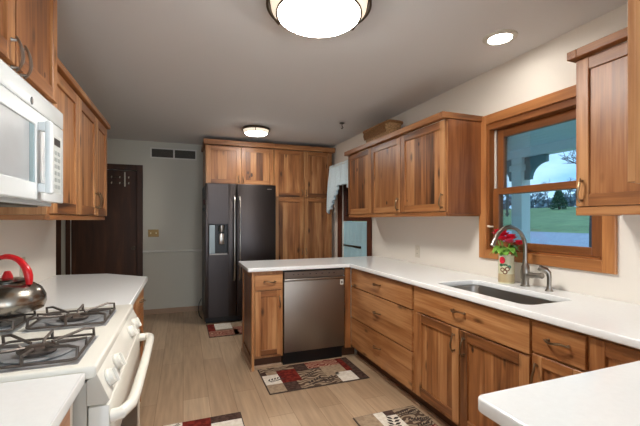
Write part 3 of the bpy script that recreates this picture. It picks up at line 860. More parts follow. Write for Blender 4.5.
u3 = thing('wall_cabinet', 'hickory wall cabinet hanging over near worktop leg, at right picture edge', 'cabinet', (1.6, 0.48, 1.43), GU)
carcass(u3, '+Y', 0.605, 1.10, XW - 0.003, 0.31, 1.43, 2.445)
d = door_panel(u3, '+Y', 0.605, 1.105, 1.75, 1.435, 2.44); handle(d, '+Y', 0.605, 1.70, 1.52)

LX = -0.585  # left uppers
u4 = thing('wall_cabinet', 'three-door hickory wall cabinet beyond the microwave, beside dark door', 'cabinet', (-0.75, 2.6, 1.37), GU)
carcass(u4, '+X', LX, 2.008, 3.315, LX - XL - 0.003, 1.36, 2.055)
for a0_, a1_, h_ in ((2.03, 2.47, None), (2.48, 2.93, 2.90), (2.94, 3.31, 2.97)):
    d = door_panel(u4, '+X', LX, a0_, a1_, 1.365, 2.05)
    if h_: handle(d, '+X', LX, h_, 1.47, 0.1)
crown(u4, [(LX - 0.02, -0.545, 2.008, 3.335, 2.058, 2.092, W_Y), (XL + 0.003, LX - 0.02, 3.29, 3.335, 2.056, 2.095, W_X)])
B1(LX - 0.01, LX + 0.012, 2.01, 3.27, 1.335, 1.359, W_Y, 0.002).build('light_rail', u4)
B1(XL + 0.003, LX - 0.011, 2.01, 2.03, 1.335, 1.359, W_X, 0.002).build('light_rail', u4)

u5 = thing('wall_cabinet', 'tall two-door hickory wall cabinet right above the white microwave', 'cabinet', (-0.73, 1.5, 1.83), GU)
OX = -0.555
carcass(u5, '+X', OX, 1.00, 2.004, OX - XL - 0.003, 1.832, 2.448)
d = door_panel(u5, '+X', OX, 1.005, 1.530, 1.862, 2.44); handle(d, '+X', OX, 1.500, 1.89, 0.1, m=NICKEL)
d = door_panel(u5, '+X', OX, 1.538, 1.975, 1.862, 2.44, knots=((1.85, 1.945, 0.008),)); handle(d, '+X', OX, 1.570, 1.89, 0.1, m=NICKEL)

# fridge-top cabinet and pantry on the back wall
FY = 5.07
u6 = thing('fridge_top_cabinet', 'two-door hickory cabinet above the dark refrigerator', 'cabinet', (0.74, 5.38, 1.82), GU)
carcass(u6, '-Y', FY, 0.275, 1.195, YB - FY - 0.02, 1.815, 2.335)
d = door_panel(u6, '-Y', FY, 0.285, 0.732, 1.825, 2.328); handle(d, '-Y', FY, 0.705, 1.89, 0.08)
d = door_panel(u6, '-Y', FY, 0.742, 1.19, 1.825, 2.328, knots=((0.835, 1.985, 0.016), (0.885, 1.955, 0.018), (0.86, 1.93, 0.012))); handle(d, '-Y', FY, 0.768, 1.89, 0.08)
crown(u6, [(0.25, 1.197, 5.015, 5.06, 2.336, 2.405, W_X), (0.25, 0.30, 5.06, YB - 0.02, 2.336, 2.405, W_Y)])
u7 = thing('pantry_cabinet', 'tall four-door hickory pantry cabinet right of the refrigerator', 'cabinet', (1.64, 5.38, 0), GU)
carcass(u7, '-Y', FY, 1.199, 2.085, YB - FY - 0.02, 0, 2.335, toe=True)
for a0_, a1_, h_ in ((1.206, 1.636, 1.609), (1.646, 2.068, 1.673)):
    d = door_panel(u7, '-Y', FY, a0_, a1_, 1.665, 2.328); handle(d, '-Y', FY, h_, 1.73, 0.08)
    d = door_panel(u7, '-Y', FY, a0_, a1_, 0.12, 1.652); handle(d, '-Y', FY, h_, 0.88, 0.08)
crown(u7, [(1.199, 2.115, 5.015, 5.06, 2.336, 2.405, W_X), (2.07, 2.115, 5.06, YB - 0.02, 2.336, 2.405, W_Y)])

# basket on top of the right cabinet
bk = thing('basket', 'oblong wicker basket on top of three-door wall cabinet', 'basket', (1.96, 3.38, 2.114))
mb = MB(); rings = []
for i_, (hx, hy, z_) in enumerate(((0.065, 0.21, 2.077), (0.072, 0.22, 2.12), (0.084, 0.245, 2.21), (0.094, 0.265, 2.30), (0.085, 0.255, 2.30), (0.065, 0.21, 2.09))):
    rings.append([mb.bm.verts.new((1.96 + x_, 3.38 + y_, z_)) for x_, y_ in rrect(-hx, hx, -hy, hy, 0.05, 5)])
k = mb.mi(WICKER)
for A, B in zip(rings, rings[1:]):
    for j in range(len(A)):
        f = mb.bm.faces.new([A[j], A[(j + 1) % len(A)], B[(j + 1) % len(A)], B[j]]); f.material_index = k
for q in (rings[0][::-1], rings[-1]): f = mb.bm.faces.new(q); f.material_index = k
bmesh.ops.recalc_face_normals(mb.bm, faces=mb.bm.faces)
mb.build('weave', bk)
mb = MB(); rp = rrect(-0.092, 0.092, -0.262, 0.262, 0.04, 5)
mb.tube([(1.96 + x_, 3.38 + y_, 2.302 + 0.006 * math.sin(y_ * 40)) for x_, y_ in rp], 0.014, WICKER_D, 8, True)
rim = mb.build('rim', bk)
mb = MB()
for q in range(20):     # open lattice band of the weave
    y_ = 3.38 - 0.22 + 0.44 * q / 19
    mb.tube([(1.96 - 0.086, y_, 2.21), (1.96 - 0.094, y_ + 0.012, 2.25), (1.96 - 0.097, y_, 2.285)], 0.006, WICKER_D, 6)
mb.build('lattice', bk)

# ------------------------------------------------------------------ refrigerator
fg = thing('refrigerator', 'dark stainless side-by-side refrigerator with water dispenser', 'refrigerator', (0.72, 5.25, 0))
B1(0.262, 1.178, 4.94, 5.66, 0.02, 1.79, BLK_SIDE, 0.004).build('case', fg)
FYF = 4.86
dl = MB()
dl.box(0.262, 0.306, FYF, 4.935, 0.085, 1.805, BLK_STEEL, 0.006, 2)   # left door round the dispenser recess
dl.box(0.545, 0.652, FYF, 4.935, 0.085, 1.805, BLK_STEEL, 0.006, 2)
dl.box(0.3, 0.551, FYF, 4.935, 1.285, 1.805, BLK_STEEL, 0.002); dl.box(0.3, 0.551, FYF, 4.935, 0.085, 0.885, BLK_STEEL, 0.002)
ld = dl.build('freezer_door', fg)
rd = B1(0.660, 1.178, FYF, 4.935, 0.085, 1.805, BLK_STEEL, 0.008, 2).build('fridge_door', fg)
B1(1.06, 1.12, FYF - 0.002, FYF, 1.742, 1.755, NICKEL).build('badge', rd)
for par, x_ in ((ld, 0.622), (rd, 0.692)):
    MB().tube([(x_, FYF, 1.64), (x_, FYF - 0.035, 1.62), (x_, FYF - 0.05, 1.57), (x_, FYF - 0.052, 1.15), (x_, FYF - 0.05, 0.62), (x_, FYF - 0.035, 0.57), (x_, FYF, 0.55)], 0.0125, STEEL, 10).build('handle', par)
ds = MB()
ds.box(0.308, 0.545, 4.915, 4.93, 0.885, 1.285, BLACK); ds.box(0.306, 0.312, FYF + 0.004, 4.92, 0.885, 1.285, BLACK)
ds.box(0.539, 0.545, FYF + 0.004, 4.92, 0.885, 1.285, BLACK); ds.box(0.312, 0.539, FYF + 0.004, 4.92, 1.278, 1.285, BLACK)
ds.box(0.312, 0.539, FYF - 0.004, 4.92, 0.885, 0.905, DW_TOP, 0.002)
dsp = ds.build('dispenser', ld)
GREYP = flat('dispenser_panel', hexc(150, 166, 172), 0.25)
B1(0.312, 0.382, FYF - 0.002, 4.91, 0.905, 1.27, GREYP, 0.003).build('control_panel', dsp)
MB().lathe([(0.0, 0.0), (0.035, 0.0), (0.04, 0.03), (0.04, 0.085), (0.0, 0.09)], (0.465, 4.89, 1.18), STEEL, 18).build('spout_housing', dsp)
B1(0.432, 0.498, 4.86, 4.912, 1.02, 1.16, STEEL, 0.01, 2).build('paddle', dsp)
B1(0.27, 1.17, 4.90, 4.94, 0.012, 0.08, BLACK).build('kick_grille', fg)
cd = MB().tube([(0.262 - 0.03 + 0.0, 5.0, 0.05), (0.20, 5.05, 0.08), (0.185, 5.08, 0.15), (0.20, 5.12, 0.23), (0.23, 5.16, 0.28)], 0.005, BLACK, 6).build('power_cord', None)
tag(cd, 'thin black cord looping out beside the refrigerator near floor', 'cord')
mg = thing('magnet_clip', 'small dark red magnet clip on the side of the refrigerator', 'magnet', (0.258, 4.97, 1.56))
B1(0.246, 0.2625, 4.955, 4.985, 1.53, 1.60, flat('dark_red_plastic', hexc(84, 30, 32), 0.5), 0.004).build('clip', mg)
B1(0.240, 0.2605, 4.96, 4.98, 1.45, 1.50, BLACK, 0.004).build('jaw', mg)

# ------------------------------------------------------------------ left base cabinets
LB = -0.292
r7 = base_root('base_cabinet', 'hickory base cabinet beyond the gas range with angled end', -0.6, 2.5)
carcass(r7, '+X', LB, 2.014, 2.98, LB - XL - 0.003, 0, 0.878, toe=True)
for a0_, a1_ in ((2.02, 2.49), (2.50, 2.97)):
    d = drawer_front(r7, '+X', LB, a0_, a1_, 0.715, 0.86); handle(d, '+X', LB, (a0_ + a1_) / 2, 0.79, 0.1, False)
    d = door_panel(r7, '+X', LB, a0_, a1_, ZB0, 0.70); handle(d, '+X', LB, a1_ - 0.03 if a0_ < 2.2 else a0_ + 0.03, 0.6)
MB().prism([(XL + 0.003, 2.982), (LB, 2.982), (-0.60, 3.27), (XL + 0.003, 3.32)], 2, 0.0, 0.878, W_Z).build('angled_end', r7)
r8 = base_root('base_cabinet', 'hickory base cabinet with grey filler on near side of gas range', -0.6, 0.6)
carcass(r8, '+X', LB, 0.11, 1.115, LB - XL - 0.003, 0, 0.878, toe=True)
for a0_, a1_ in ((0.12, 0.60), (0.61, 1.105)):
    d = drawer_front(r8, '+X', LB, a0_, a1_, 0.715, 0.86); handle(d, '+X', LB, (a0_ + a1_) / 2, 0.79, 0.1, False)
    d = door_panel(r8, '+X', LB, a0_, a1_, ZB0, 0.70)
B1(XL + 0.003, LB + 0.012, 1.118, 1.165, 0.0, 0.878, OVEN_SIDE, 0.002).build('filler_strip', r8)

# ------------------------------------------------------------------ gas range
RY0, RY1 = 1.188, 2.000
rg = thing('gas_range', 'white slide-in gas range with four burners between left worktops', 'range', (-0.55, 1.6, 0))
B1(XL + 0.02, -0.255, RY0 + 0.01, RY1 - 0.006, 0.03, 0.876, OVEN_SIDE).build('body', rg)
mb = MB()
z0_, zt = 0.886, 0.925
mb.box(XL + 0.012, -0.228, RY0, RY1, z0_, zt, ENAMEL, 0.008, 3)
ct = mb.build('cooktop', rg)
# sloping fascia
mb = MB()
mb.prism([(-0.252, 0.884), (-0.232, 0.892), (-0.228, 0.90), (-0.196, 0.822), (-0.203, 0.814), (-0.252, 0.814)], 1, RY0 + 0.004, RY1 - 0.002, ENAMEL, 0.002)
fc = mb.build('control_fascia', rg)
MB().prism([(-0.2525, 0.8845), (-0.2325, 0.8925), (-0.229, 0.90), (-0.197, 0.822), (-0.204, 0.8135), (-0.2525, 0.8135)], 1, RY0 + 0.0005, RY0 + 0.0035, OVEN_SIDE).build('side_shade_cap', fc)  # thin added sheet, its darker grey puts near-end shade into the colour
tilt = math.atan2(0.05, 0.101)
nrm = Vector((0.078, 0, 0.032)).normalized()
for yk in (1.255, 1.385, 1.735, 1.86):
    c = Vector((-0.212, yk, 0.861)) + nrm * 0.001
    mb = MB()
    def ring(r_, h): return [c + nrm * h + (Vector((0, 1, 0)) * math.cos(2 * PI * j / 20) + nrm.cross(Vector((0, 1, 0))) * math.sin(2 * PI * j / 20)) * r_ for j in range(20)]
    prev = None; k = mb.mi(ENAMEL)
    for r_, h in ((0.026, 0.0), (0.026, 0.007), (0.024, 0.009), (0.022, 0.018), (0.019, 0.020)):
        cur = [mb.bm.verts.new(q) for q in ring(r_, h)]
        if prev:
            for j in range(20): mb.bm.faces.new([prev[j], prev[(j + 1) % 20], cur[(j + 1) % 20], cur[j]])
        prev = cur
    mb.bm.faces.new(prev)
    up = nrm.cross(Vector((0, 1, 0)))
    q = c + nrm * 0.021
    kn = mb.build('knob', fc)
    mb = MB()
    mb.tube([q - up * 0.021, q + up * 0.021], 0.007, ENAMEL, 8)
    mb.build('grip', kn)
ov = B1(-0.253, -0.198, RY0 + 0.012, RY1 - 0.012, 0.235, 0.803, ENAMEL, 0.006, 2).build('oven_door', rg)
B1(-0.199, -0.1965, RY0 + 0.13, RY1 - 0.13, 0.36, 0.64, BLACK, 0.001).build('oven_window', ov)
hp = [(-0.2, RY0 + 0.03, 0.762), (-0.172, RY0 + 0.035, 0.764), (-0.15, RY0 + 0.075, 0.768), (-0.145, RY0 + 0.14, 0.77), (-0.143, 1.6, 0.77), (-0.145, RY1 - 0.10, 0.77), (-0.15, RY1 - 0.045, 0.768), (-0.165, RY1 - 0.022, 0.765), (-0.2, RY1 - 0.02, 0.762)]
MB().tube(hp, [0.019, 0.018, 0.0165] + [0.0165] * 3 + [0.0165, 0.018, 0.019], ENAMEL, 12).build('handle', ov)
dr = B1(-0.253, -0.2, RY0 + 0.012, RY1 - 0.012, 0.06, 0.228, ENAMEL, 0.005, 2).build('storage_drawer', rg)
# burners and grates
for bx, by in ((-0.415, 1.352), (-0.415, 1.755), (-0.71, 1.352), (-0.71, 1.755)):
    hw, hy_ = 0.135, 0.135
    mb = MB()
    pr = [(0, 0.0), (0.05, -0.0)]
    mb.box(bx - hw, bx + hw, by - hy_, by + hy_, zt - 0.0, zt + 0.0015, PAN, 0.0007)
    pan = mb.build('burner_pan', ct)
    mb = MB()
    mb.lathe([(0.0, 0.0), (0.088, 0.0), (0.094, 0.006), (0.086, 0.008), (0.06, 0.003), (0.0, 0.003)], (bx, by, zt + 0.0016), PAN, 28)
    mb.lathe([(0.0, 0.0), (0.046, 0.0), (0.046, 0.012), (0.040, 0.016), (0.0, 0.018)], (bx, by, zt + 0.0046), IRON, 24)
    mb.build('burner', ct)
    mb = MB(); zg = zt + 0.030; gx, gy = 0.126, 0.126
    # square base wire
    fr_ = rrect(bx - gx, bx + gx, by - gy, by + gy, 0.02, 3)
    mb.tube([(x_, y_, zt + 0.011) for x_, y_ in fr_], 0.0042, IRON, 7, True)
    for sx_, sy_ in ((-1, -1), (1, -1), (1, 1), (-1, 1)):   # arched fingers from the corners and sides
        mb.tube([(bx + sx_ * gx, by + sy_ * gy * 0.86, zt + 0.010), (bx + sx_ * gx, by + sy_ * gy * 0.80, zg + 0.008), (bx + sx_ * gx * 0.8, by + sy_ * gy * 0.72, zg + 0.012), (bx + sx_ * gx * 0.45, by + sy_ * gy * 0.42, zg + 0.002), (bx + sx_ * gx * 0.22, by + sy_ * gy * 0.2, zg - 0.002)], 0.0048, IRON, 7)
    for sx_, sy_ in ((1, 0), (-1, 0), (0, 1), (0, -1)):
        mb.tube([(bx + sx_ * gx, by + sy_ * gy, zt + 0.011), (bx + sx_ * gx, by + sy_ * gy, zg + 0.006), (bx + sx_ * gx * 0.75, by + sy_ * gy * 0.75, zg + 0.002), (bx + sx_ * gx * 0.40, by + sy_ * gy * 0.40, zg + 0.0), (bx + sx_ * gx * 0.30, by + sy_ * gy * 0.30, zt + 0.014)], 0.0048, IRON, 7)
    mb.tube([(bx + 0.05 * math.cos(2 * PI * i / 20), by + 0.05 * math.sin(2 * PI * i / 20), zt + 0.016) for i in range(20)], 0.004, IRON, 6, True)
    mb.build('grate', ct)

# ------------------------------------------------------------------ kettle
kx, ky, kz = -0.655, 1.80, 0.9735
kt = thing('kettle', 'heat-stained steel kettle with red handle and knob on far back burner', 'kettle', (kx, ky, kz))
MB().lathe([(0.0, 0.0), (0.106, 0.0), (0.119, 0.006), (0.127, 0.03), (0.125, 0.055), (0.111, 0.085), (0.085, 0.105), (0.055, 0.115), (0.05, 0.117), (0.0, 0.117)], (kx, ky, kz), KETTLE, 40).build('body', kt)
ldd = MB().lathe([(0.0, 0.117), (0.056, 0.117), (0.058, 0.121), (0.05, 0.128), (0.0, 0.132)], (kx, ky, kz), KETTLE, 32).build('lid', kt)
MB().lathe([(0.0, 0.130), (0.019, 0.131), (0.017, 0.139), (0.011, 0.155), (0.008, 0.159), (0.0, 0.16)], (kx, ky, kz), RED, 20).build('knob', ldd)
hd = Vector((math.cos(math.radians(-20)), math.sin(math.radians(-20)), 0))
hp = []
for i in range(17):
    a = math.radians(-8 + 166 * i / 16)
    q = Vector((kx, ky, kz + 0.118)) + hd * (0.086 * math.cos(a)) + Vector((0, 0, 0.098 * max(0, math.sin(a)) - (0.012 if i == 0 else 0)))
    hp.append(q)
MB().tube(hp[:12], [0.011, 0.013, 0.015, 0.015, 0.014, 0.013, 0.012, 0.0115, 0.011, 0.011, 0.0105, 0.009], RED, 12).build('handle', kt)
MB().tube(hp[10:], 0.0085, BLACK, 10).build('handle_bracket', kt)
sb = Vector((kx, ky, kz)) - hd * 0.10
MB().tube([sb + Vector((0, 0, 0.05)), sb - hd * 0.03 + Vector((0, 0, 0.08)), sb - hd * 0.05 + Vector((0, 0, 0.11))], [0.028, 0.02, 0.016], KETTLE, 14).build('spout', kt)

# ------------------------------------------------------------------ microwave
MX = -0.515; MY0, MY1, MZ0, MZ1 = 1.21, 1.985, 1.396, 1.822
mw = thing('microwave', 'white over-range microwave with grey window and vertical handle', 'microwave', (-0.7, 1.6, MZ0))
B1(XL + 0.003, MX - 0.045, MY0, MY1, MZ0, MZ1, MW_WHITE, 0.004).build('case', mw)
mb = MB(); wy0_, wy1_, wz0_, wz1_ = 1.27, 1.652, 1.475, 1.69
D0, D1 = MX - 0.043, MX
mb.box(D0, D1, MY0, wy0_, MZ0 + 0.015, 1.745, MW_WHITE, 0.003); mb.box(D0, D1, wy1_, 1.735, MZ0 + 0.015, 1.745, MW_WHITE, 0.003)
mb.box(D0, D1, wy0_, wy1_, MZ0 + 0.015, wz0_, MW_WHITE, 0.003); mb.box(D0, D1, wy0_, wy1_, wz1_, 1.745, MW_WHITE, 0.003)
md_ = mb.build('door', mw)
mb = MB(); mb.box(D0 + 0.01, D1 - 0.006, wy0_ - 0.002, wy1_ - 0.045, wz0_ - 0.002, wz1_ + 0.002, MW_GLASS); mb.box(D0 + 0.01, D1 - 0.0055, wy1_ - 0.045, wy1_ + 0.002, wz0_ - 0.002, wz1_ + 0.002, MW_EDGE)
mb.build('window', md_)
B1(D0, D1, MY0, MY1, 1.748, MZ1, MW_WHITE, 0.004, 2).build('vent_grille', mw)
cpn = B1(D0, D1, 1.738, MY1, MZ0 + 0.015, 1.745, MW_WHITE, 0.004, 2).build('control_panel', mw)
mb = MB(); mb.box(D1, D1 + 0.002, 1.81, 1.95, 1.45, 1.70, MW_PANEL, 0.001)
kp = mb.build('keypad', cpn)
B1(D1 + 0.002, D1 + 0.003, 1.83, 1.93, 1.655, 1.685, BLACK).build('display', kp)
for r_ in range(6):
    for c_ in range(3): B1(D1 + 0.002, D1 + 0.0035, 1.83 + c_ * 0.036, 1.855 + c_ * 0.036, 1.47 + r_ * 0.029, 1.486 + r_ * 0.029, flat('key_grey', hexc(168, 176, 176), 0.5) if r_ + c_ == 0 else bpy.data.materials['key_grey']).build('key', kp)
mb = MB()
mb.box(D1 + 0.022, D1 + 0.045, 1.665, 1.705, 1.435, 1.715, MW_WHITE, 0.009, 3)
mb.box(D1 - 0.001, D1 + 0.026, 1.668, 1.702, 1.675, 1.71, MW_WHITE, 0.004); mb.box(D1 - 0.001, D1 + 0.026, 1.668, 1.702, 1.44, 1.475, MW_WHITE, 0.004)
mb.build('handle', md_)
bd = MB().lathe([(0.0, 0.0), (0.014, 0.0), (0.014, 0.002), (0.0, 0.002)], (D1, 1.61, 1.768), flat('badge_grey', hexc(70, 78, 84), 0.4), 20, axis=0, sx=0.8)
bd.lathe([(0.0075, 0.002), (0.0095, 0.002), (0.0095, 0.0028), (0.0075, 0.0028)], (D1, 1.61, 1.768), NICKEL, 20, axis=0, sx=0.8)
bd.build('badge', mw)
B1(XL + 0.1, MX - 0.06, MY0 + 0.08, MY1 - 0.12, MZ0 - 0.008, MZ0 - 0.0005, VENT_D).build('grease_filter', mw)

# ------------------------------------------------------------------ outlets


def outlet(label, face, plane, a, z_, m):
    v_ = thing('outlet', label, 'outlet', fpt(face, plane, a, 0, z_), 'wall outlets')
    mb_ = MB(); fbox(mb_, face, plane, a - 0.036, a + 0.036, 0.0005, 0.006, z_ - 0.058, z_ + 0.058, m, 0.002); pl_ = mb_.build('plate', v_)
    for s_ in (-1, 1):
        mb_ = MB(); fbox(mb_, face, plane, a - 0.017, a + 0.017, 0.006, 0.008, z_ + s_ * 0.021 - 0.014, z_ + s_ * 0.021 + 0.014, CREAM_P, 0.001)
        for q in (-0.006, 0.006): fbox(mb_, face, plane, a + q - 0.001, a + q + 0.001, 0.008, 0.0084, z_ + s_ * 0.021 - 0.004, z_ + s_ * 0.021 + 0.006, BLACK)
        mb_.build('socket', v_)


outlet('cream outlet on wall under three-door cabinet, above worktop', '-X', XW, 3.0, 1.03, CREAM_P)
outlet('almond outlet on left wall behind the red-handled kettle', '+X', XL, 2.71, 1.05, GREENISH)

# ------------------------------------------------------------------ ceiling fixtures
WARM = (1.0, 0.86, 0.66, 1)


def flush_light(label, x_, y_, r_, drop, power, k=1.0):
    f = thing('ceiling_light', label, 'ceiling light', (x_, y_, ZC), 'flush ceiling lights')
    MB().lathe([(0.0, 0.0), (r_ * 0.98, 0.0), (r_, -0.004), (r_, -drop * 0.42), (r_ * 0.955, -drop * 0.42), (r_ * 0.95, -0.006), (0.0, -0.006)], (x_, y_, ZC), BRONZE, 56).build('canopy', f)
    g1 = emit('lamp_drum_glass', (1.0, 0.86, 0.68, 1), 0.60); g2 = emit('lamp_bowl_glass', (1.0, 0.95, 0.885, 1), power)
    MB().lathe([(0.0, -0.008), (r_ * 0.93, -0.008), (r_ * 0.90, -drop * 0.55), (r_ * 0.83, -drop * 0.78), (r_ * 0.78, -drop * 0.78), (0.0, -drop * 0.7)], (x_, y_, ZC), g1, 56).build('glass_drum', f)
    MB().lathe([(r_ * 0.78, -drop * 0.70), (r_ * 0.815, -drop * 0.72), (r_ * 0.82, -drop * 0.86), (r_ * 0.80, -drop * 0.88), (r_ * 0.78, -drop * 0.86), (r_ * 0.78, -drop * 0.70)], (x_, y_, ZC), BRONZE, 56).build('ring', f)
    MB().lathe([(r_ * 0.78, -drop * 0.80), (r_ * 0.778, -drop * 0.88), (r_ * 0.7, -drop * 1.02), (r_ * 0.5, -drop * 1.10), (r_ * 0.25, -drop * 1.15), (0.0, -drop * 1.16)], (x_, y_, ZC), g2, 56).build('bowl', f)
    for a in (0.3, 0.3 + 2 * PI / 3, 0.3 + 4 * PI / 3):
        c_, s_ = math.cos(a), math.sin(a)
        MB().tube([(x_ + r_ * 0.985 * c_, y_ + r_ * 0.985 * s_, ZC - drop * 0.18), (x_ + r_ * 0.955 * c_, y_ + r_ * 0.955 * s_, ZC - drop * 0.5), (x_ + r_ * 0.87 * c_, y_ + r_ * 0.87 * s_, ZC - drop * 0.82)], 0.0045, BRONZE, 6).build('clip', f)
    return f


flush_light('large round flush ceiling light with two bronze rings, near the camera', 0.645, 1.74, 0.266, 0.095, LAMP_NEAR)
flush_light('smaller round flush ceiling light in front of the fridge-top cabinet', 0.83, 4.44, 0.166, 0.072, LAMP_FAR)
cn = thing('recessed_light', 'round white recessed ceiling downlight near the window', 'ceiling light', (1.813, 1.709, ZC))
MB().lathe([(0.066, -0.0005), (0.098, -0.0005), (0.096, -0.007), (0.07, -0.012), (0.066, -0.008), (0.066, -0.0005)], (1.813, 1.709, ZC), WHITE_TRIM, 36).build('trim_ring', cn)
MB().lathe([(0.0, -0.001), (0.0655, -0.001), (0.0655, -0.006), (0.0, -0.006)], (1.813, 1.709, ZC), emit('downlight_lens', (1.0, 0.95, 0.88, 1), CAN_W), 36).build('lens', cn)
hk = thing('ceiling_hook', 'small black hook in the ceiling above the peninsula', 'hook', (1.71, 3.85, ZC))
MB().lathe([(0.0, 0.0), (0.03, 0.0), (0.028, -0.008), (0.008, -0.014), (0.0, -0.014)], (1.71, 3.85, ZC), BLACK, 16).build('plate', hk)
MB().tube([(1.71, 3.85, ZC - 0.012), (1.71, 3.85, ZC - 0.035), (1.722, 3.85, ZC - 0.055), (1.71, 3.85, ZC - 0.068), (1.698, 3.85, ZC - 0.058)], 0.005, BLACK, 8).build('hook_wire', hk)

# ------------------------------------------------------------------ rugs
GR = 'patchwork kitchen rugs'


def rug(label, x0, x1, y0, y1, blocks, leaves=(), along='x'):
    """blocks are (u0,u1,v0,v1,material) in 0..1 of the rug"""
    mb_ = MB()
    mb_.box(x0, x1, y0, y1, 0.0005, 0.007, R_BORD, 0.002)
    e_ = 0.008
    def P(u, v_): return (x0 + e_ + (x1 - x0 - 2 * e_) * u, y0 + e_ + (y1 - y0 - 2 * e_) * v_)
    for u0, u1, v0, v1, m_ in blocks:
        a_, b_ = P(u0, v0), P(u1, v1)
        mb_.box(a_[0], b_[0], a_[1], b_[1], 0.006, 0.0095, m_)
    for u, v_, ang, L in leaves:   # leaf sprigs
        cx_, cy_ = P(u, v_); dx, dy = math.cos(ang), math.sin(ang)
        mb_.box(cx_ - 0.0015, cx_ + 0.0015, cy_ - 0.0015, cy_ + 0.0015, 0.0095, 0.0097, R_LEAF)
        for k_ in range(5):
            bx_, by_ = cx_ + dx * L * k_ / 5, cy_ + dy * L * k_ / 5
            for sg in (-1, 1):
                q = ang + sg * 0.9; l_ = L * 0.34; px_, py_ = -math.sin(q), math.cos(q)
                tip = (bx_ + math.cos(q) * l_, by_ + math.sin(q) * l_); md2 = (bx_ + math.cos(q) * l_ * 0.5, by_ + math.sin(q) * l_ * 0.5); w_ = l_ * 0.22
                mb_.poly([(bx_, by_, 0.0099), (md2[0] + px_ * w_, md2[1] + py_ * w_, 0.0099), (tip[0], tip[1], 0.0099), (md2[0] - px_ * w_, md2[1] - py_ * w_, 0.0099)], R_LEAF)
    o_ = mb_.build('rug')
    return tag(o_, label, 'rug', GR)


rug('patchwork rug in maroon, cream and taupe swirls in front of dishwasher', 0.617, 1.475, 2.745, 3.235,
    [(0, .16, 0, .30, R_TAUPE), (0, .16, .30, .68, R_CREAM), (0, .05, .68, .82, R_DARK), (.05, .16, .68, .82, R_TAUPE), (0, .26, .82, 1, R_SWIRL), (.16, .36, .30, .52, R_RED), (.16, .30, .52, .82, R_RED), (.16, .30, 0, .30, R_DARK),
     (.30, .72, 0, .30, R_SWIRL), (.36, .62, .30, .66, R_SWIRL), (.30, .36, .52, .82, R_RED), (.36, .50, .66, 1, R_DARK), (.26, .36, .82, 1, R_SWIRL), (.50, .86, .72, 1, R_SWRED), (.62, .76, .30, .72, R_TAUPE),
     (.72, .90, 0, .38, R_CREAM), (.76, .86, .38, .72, R_TAUPE), (.86, .93, .38, 1, R_RED), (.90, 1, 0, .38, R_DARK), (.93, 1, .38, 1, R_DARK)],
    [(.04, .44, 0.25, .13), (.40, .1, 0.5, .16), (.56, .06, 0.7, .14), (.42, .40, .6, .12)])
rug('patchwork rug with leaf sprig block in front of sink cabinet, cut by picture bottom', 1.065, 1.545, 1.37, 2.225,
    [(0, .30, .62, 1, R_TAUPE), (.30, .46, .82, 1, R_CREAM), (.46, .62, .82, .93, R_CREAM), (.46, .62, .93, 1, R_DARK), (.30, .62, .70, .82, R_CREAM), (.62, 1, .70, 1, R_SWIRL), (.30, 1, .50, .70, R_SWRED), (0, .30, .30, .62, R_RED), (.3, .7, 0, .5, R_SWIRL), (.7, 1, 0, .5, R_TAUPE), (0, .3, 0, .3, R_CREAM)],
    [(.40, .72, 1.2, .17), (.66, .92, 0.2, .1), (.70, .82, -0.2, .1), (.8, .9, .2, .08), (.74, .72, 0, .1), (.86, .78, .1, .08)])
rug('patchwork rug with maroon, brown and cream blocks on aisle floor before gas range', -0.13, 0.373, 1.72, 2.57,
    [(0, .24, .9, 1, R_CREAM), (.24, .60, .88, 1, R_RED), (0, .24, .7, .9, R_TAUPE), (.60, 1, .90, 1, R_DARK), (.60, 1, .60, .90, R_CREAM), (.24, .60, .60, .88, R_RED), (0, .5, .3, .7, R_SWIRL), (.5, 1, .3, .6, R_TAUPE), (0, 1, 0, .3, R_SWRED)],
    [(.12, .95, .6, .05)])
rug('patchwork rug with maroon and pale blocks lying in front of refrigerator', 0.275, 1.13, 4.315, 4.845,
    [(0, .10, .40, 1, R_RED), (0, .40, .0, .40, R_SWRED), (.10, .34, .50, 1, R_CREAM), (.34, .60, .6, 1, R_TAUPE), (.10, .34, .40, .50, R_SWIRL), (.34, 1, .0, .6, R_SWRED), (.6, 1, .6, 1, R_SWIRL)])

# ------------------------------------------------------------------ outside: porch, lawn, trees
PORCHW = flat('porch_paint', hexc(226, 234, 232), 0.6)
PORCHC = flat('porch_ceiling_paint', hexc(196, 218, 220), 0.6)
BRK = flat('bracket_paint', hexc(112, 140, 144), 0.6)
DECK = flat('porch_deck_grey', hexc(190, 194, 200), 0.8)
GRASS = flat('lawn_grass', hexc(116, 138, 92), 0.95, noise=0.25, nscale=0.6)
DRIVE = flat('driveway_grey', hexc(158, 162, 176), 0.9, noise=0.08, nscale=2)
BARK = flat('bark', hexc(72, 66, 62), 0.9)
FIR = flat('fir_green', hexc(58, 88, 66), 0.9, noise=0.4, nscale=1.5)
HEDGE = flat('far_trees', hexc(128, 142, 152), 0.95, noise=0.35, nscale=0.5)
RF = flat('roof_felt', hexc(120, 110, 104), 0.9)

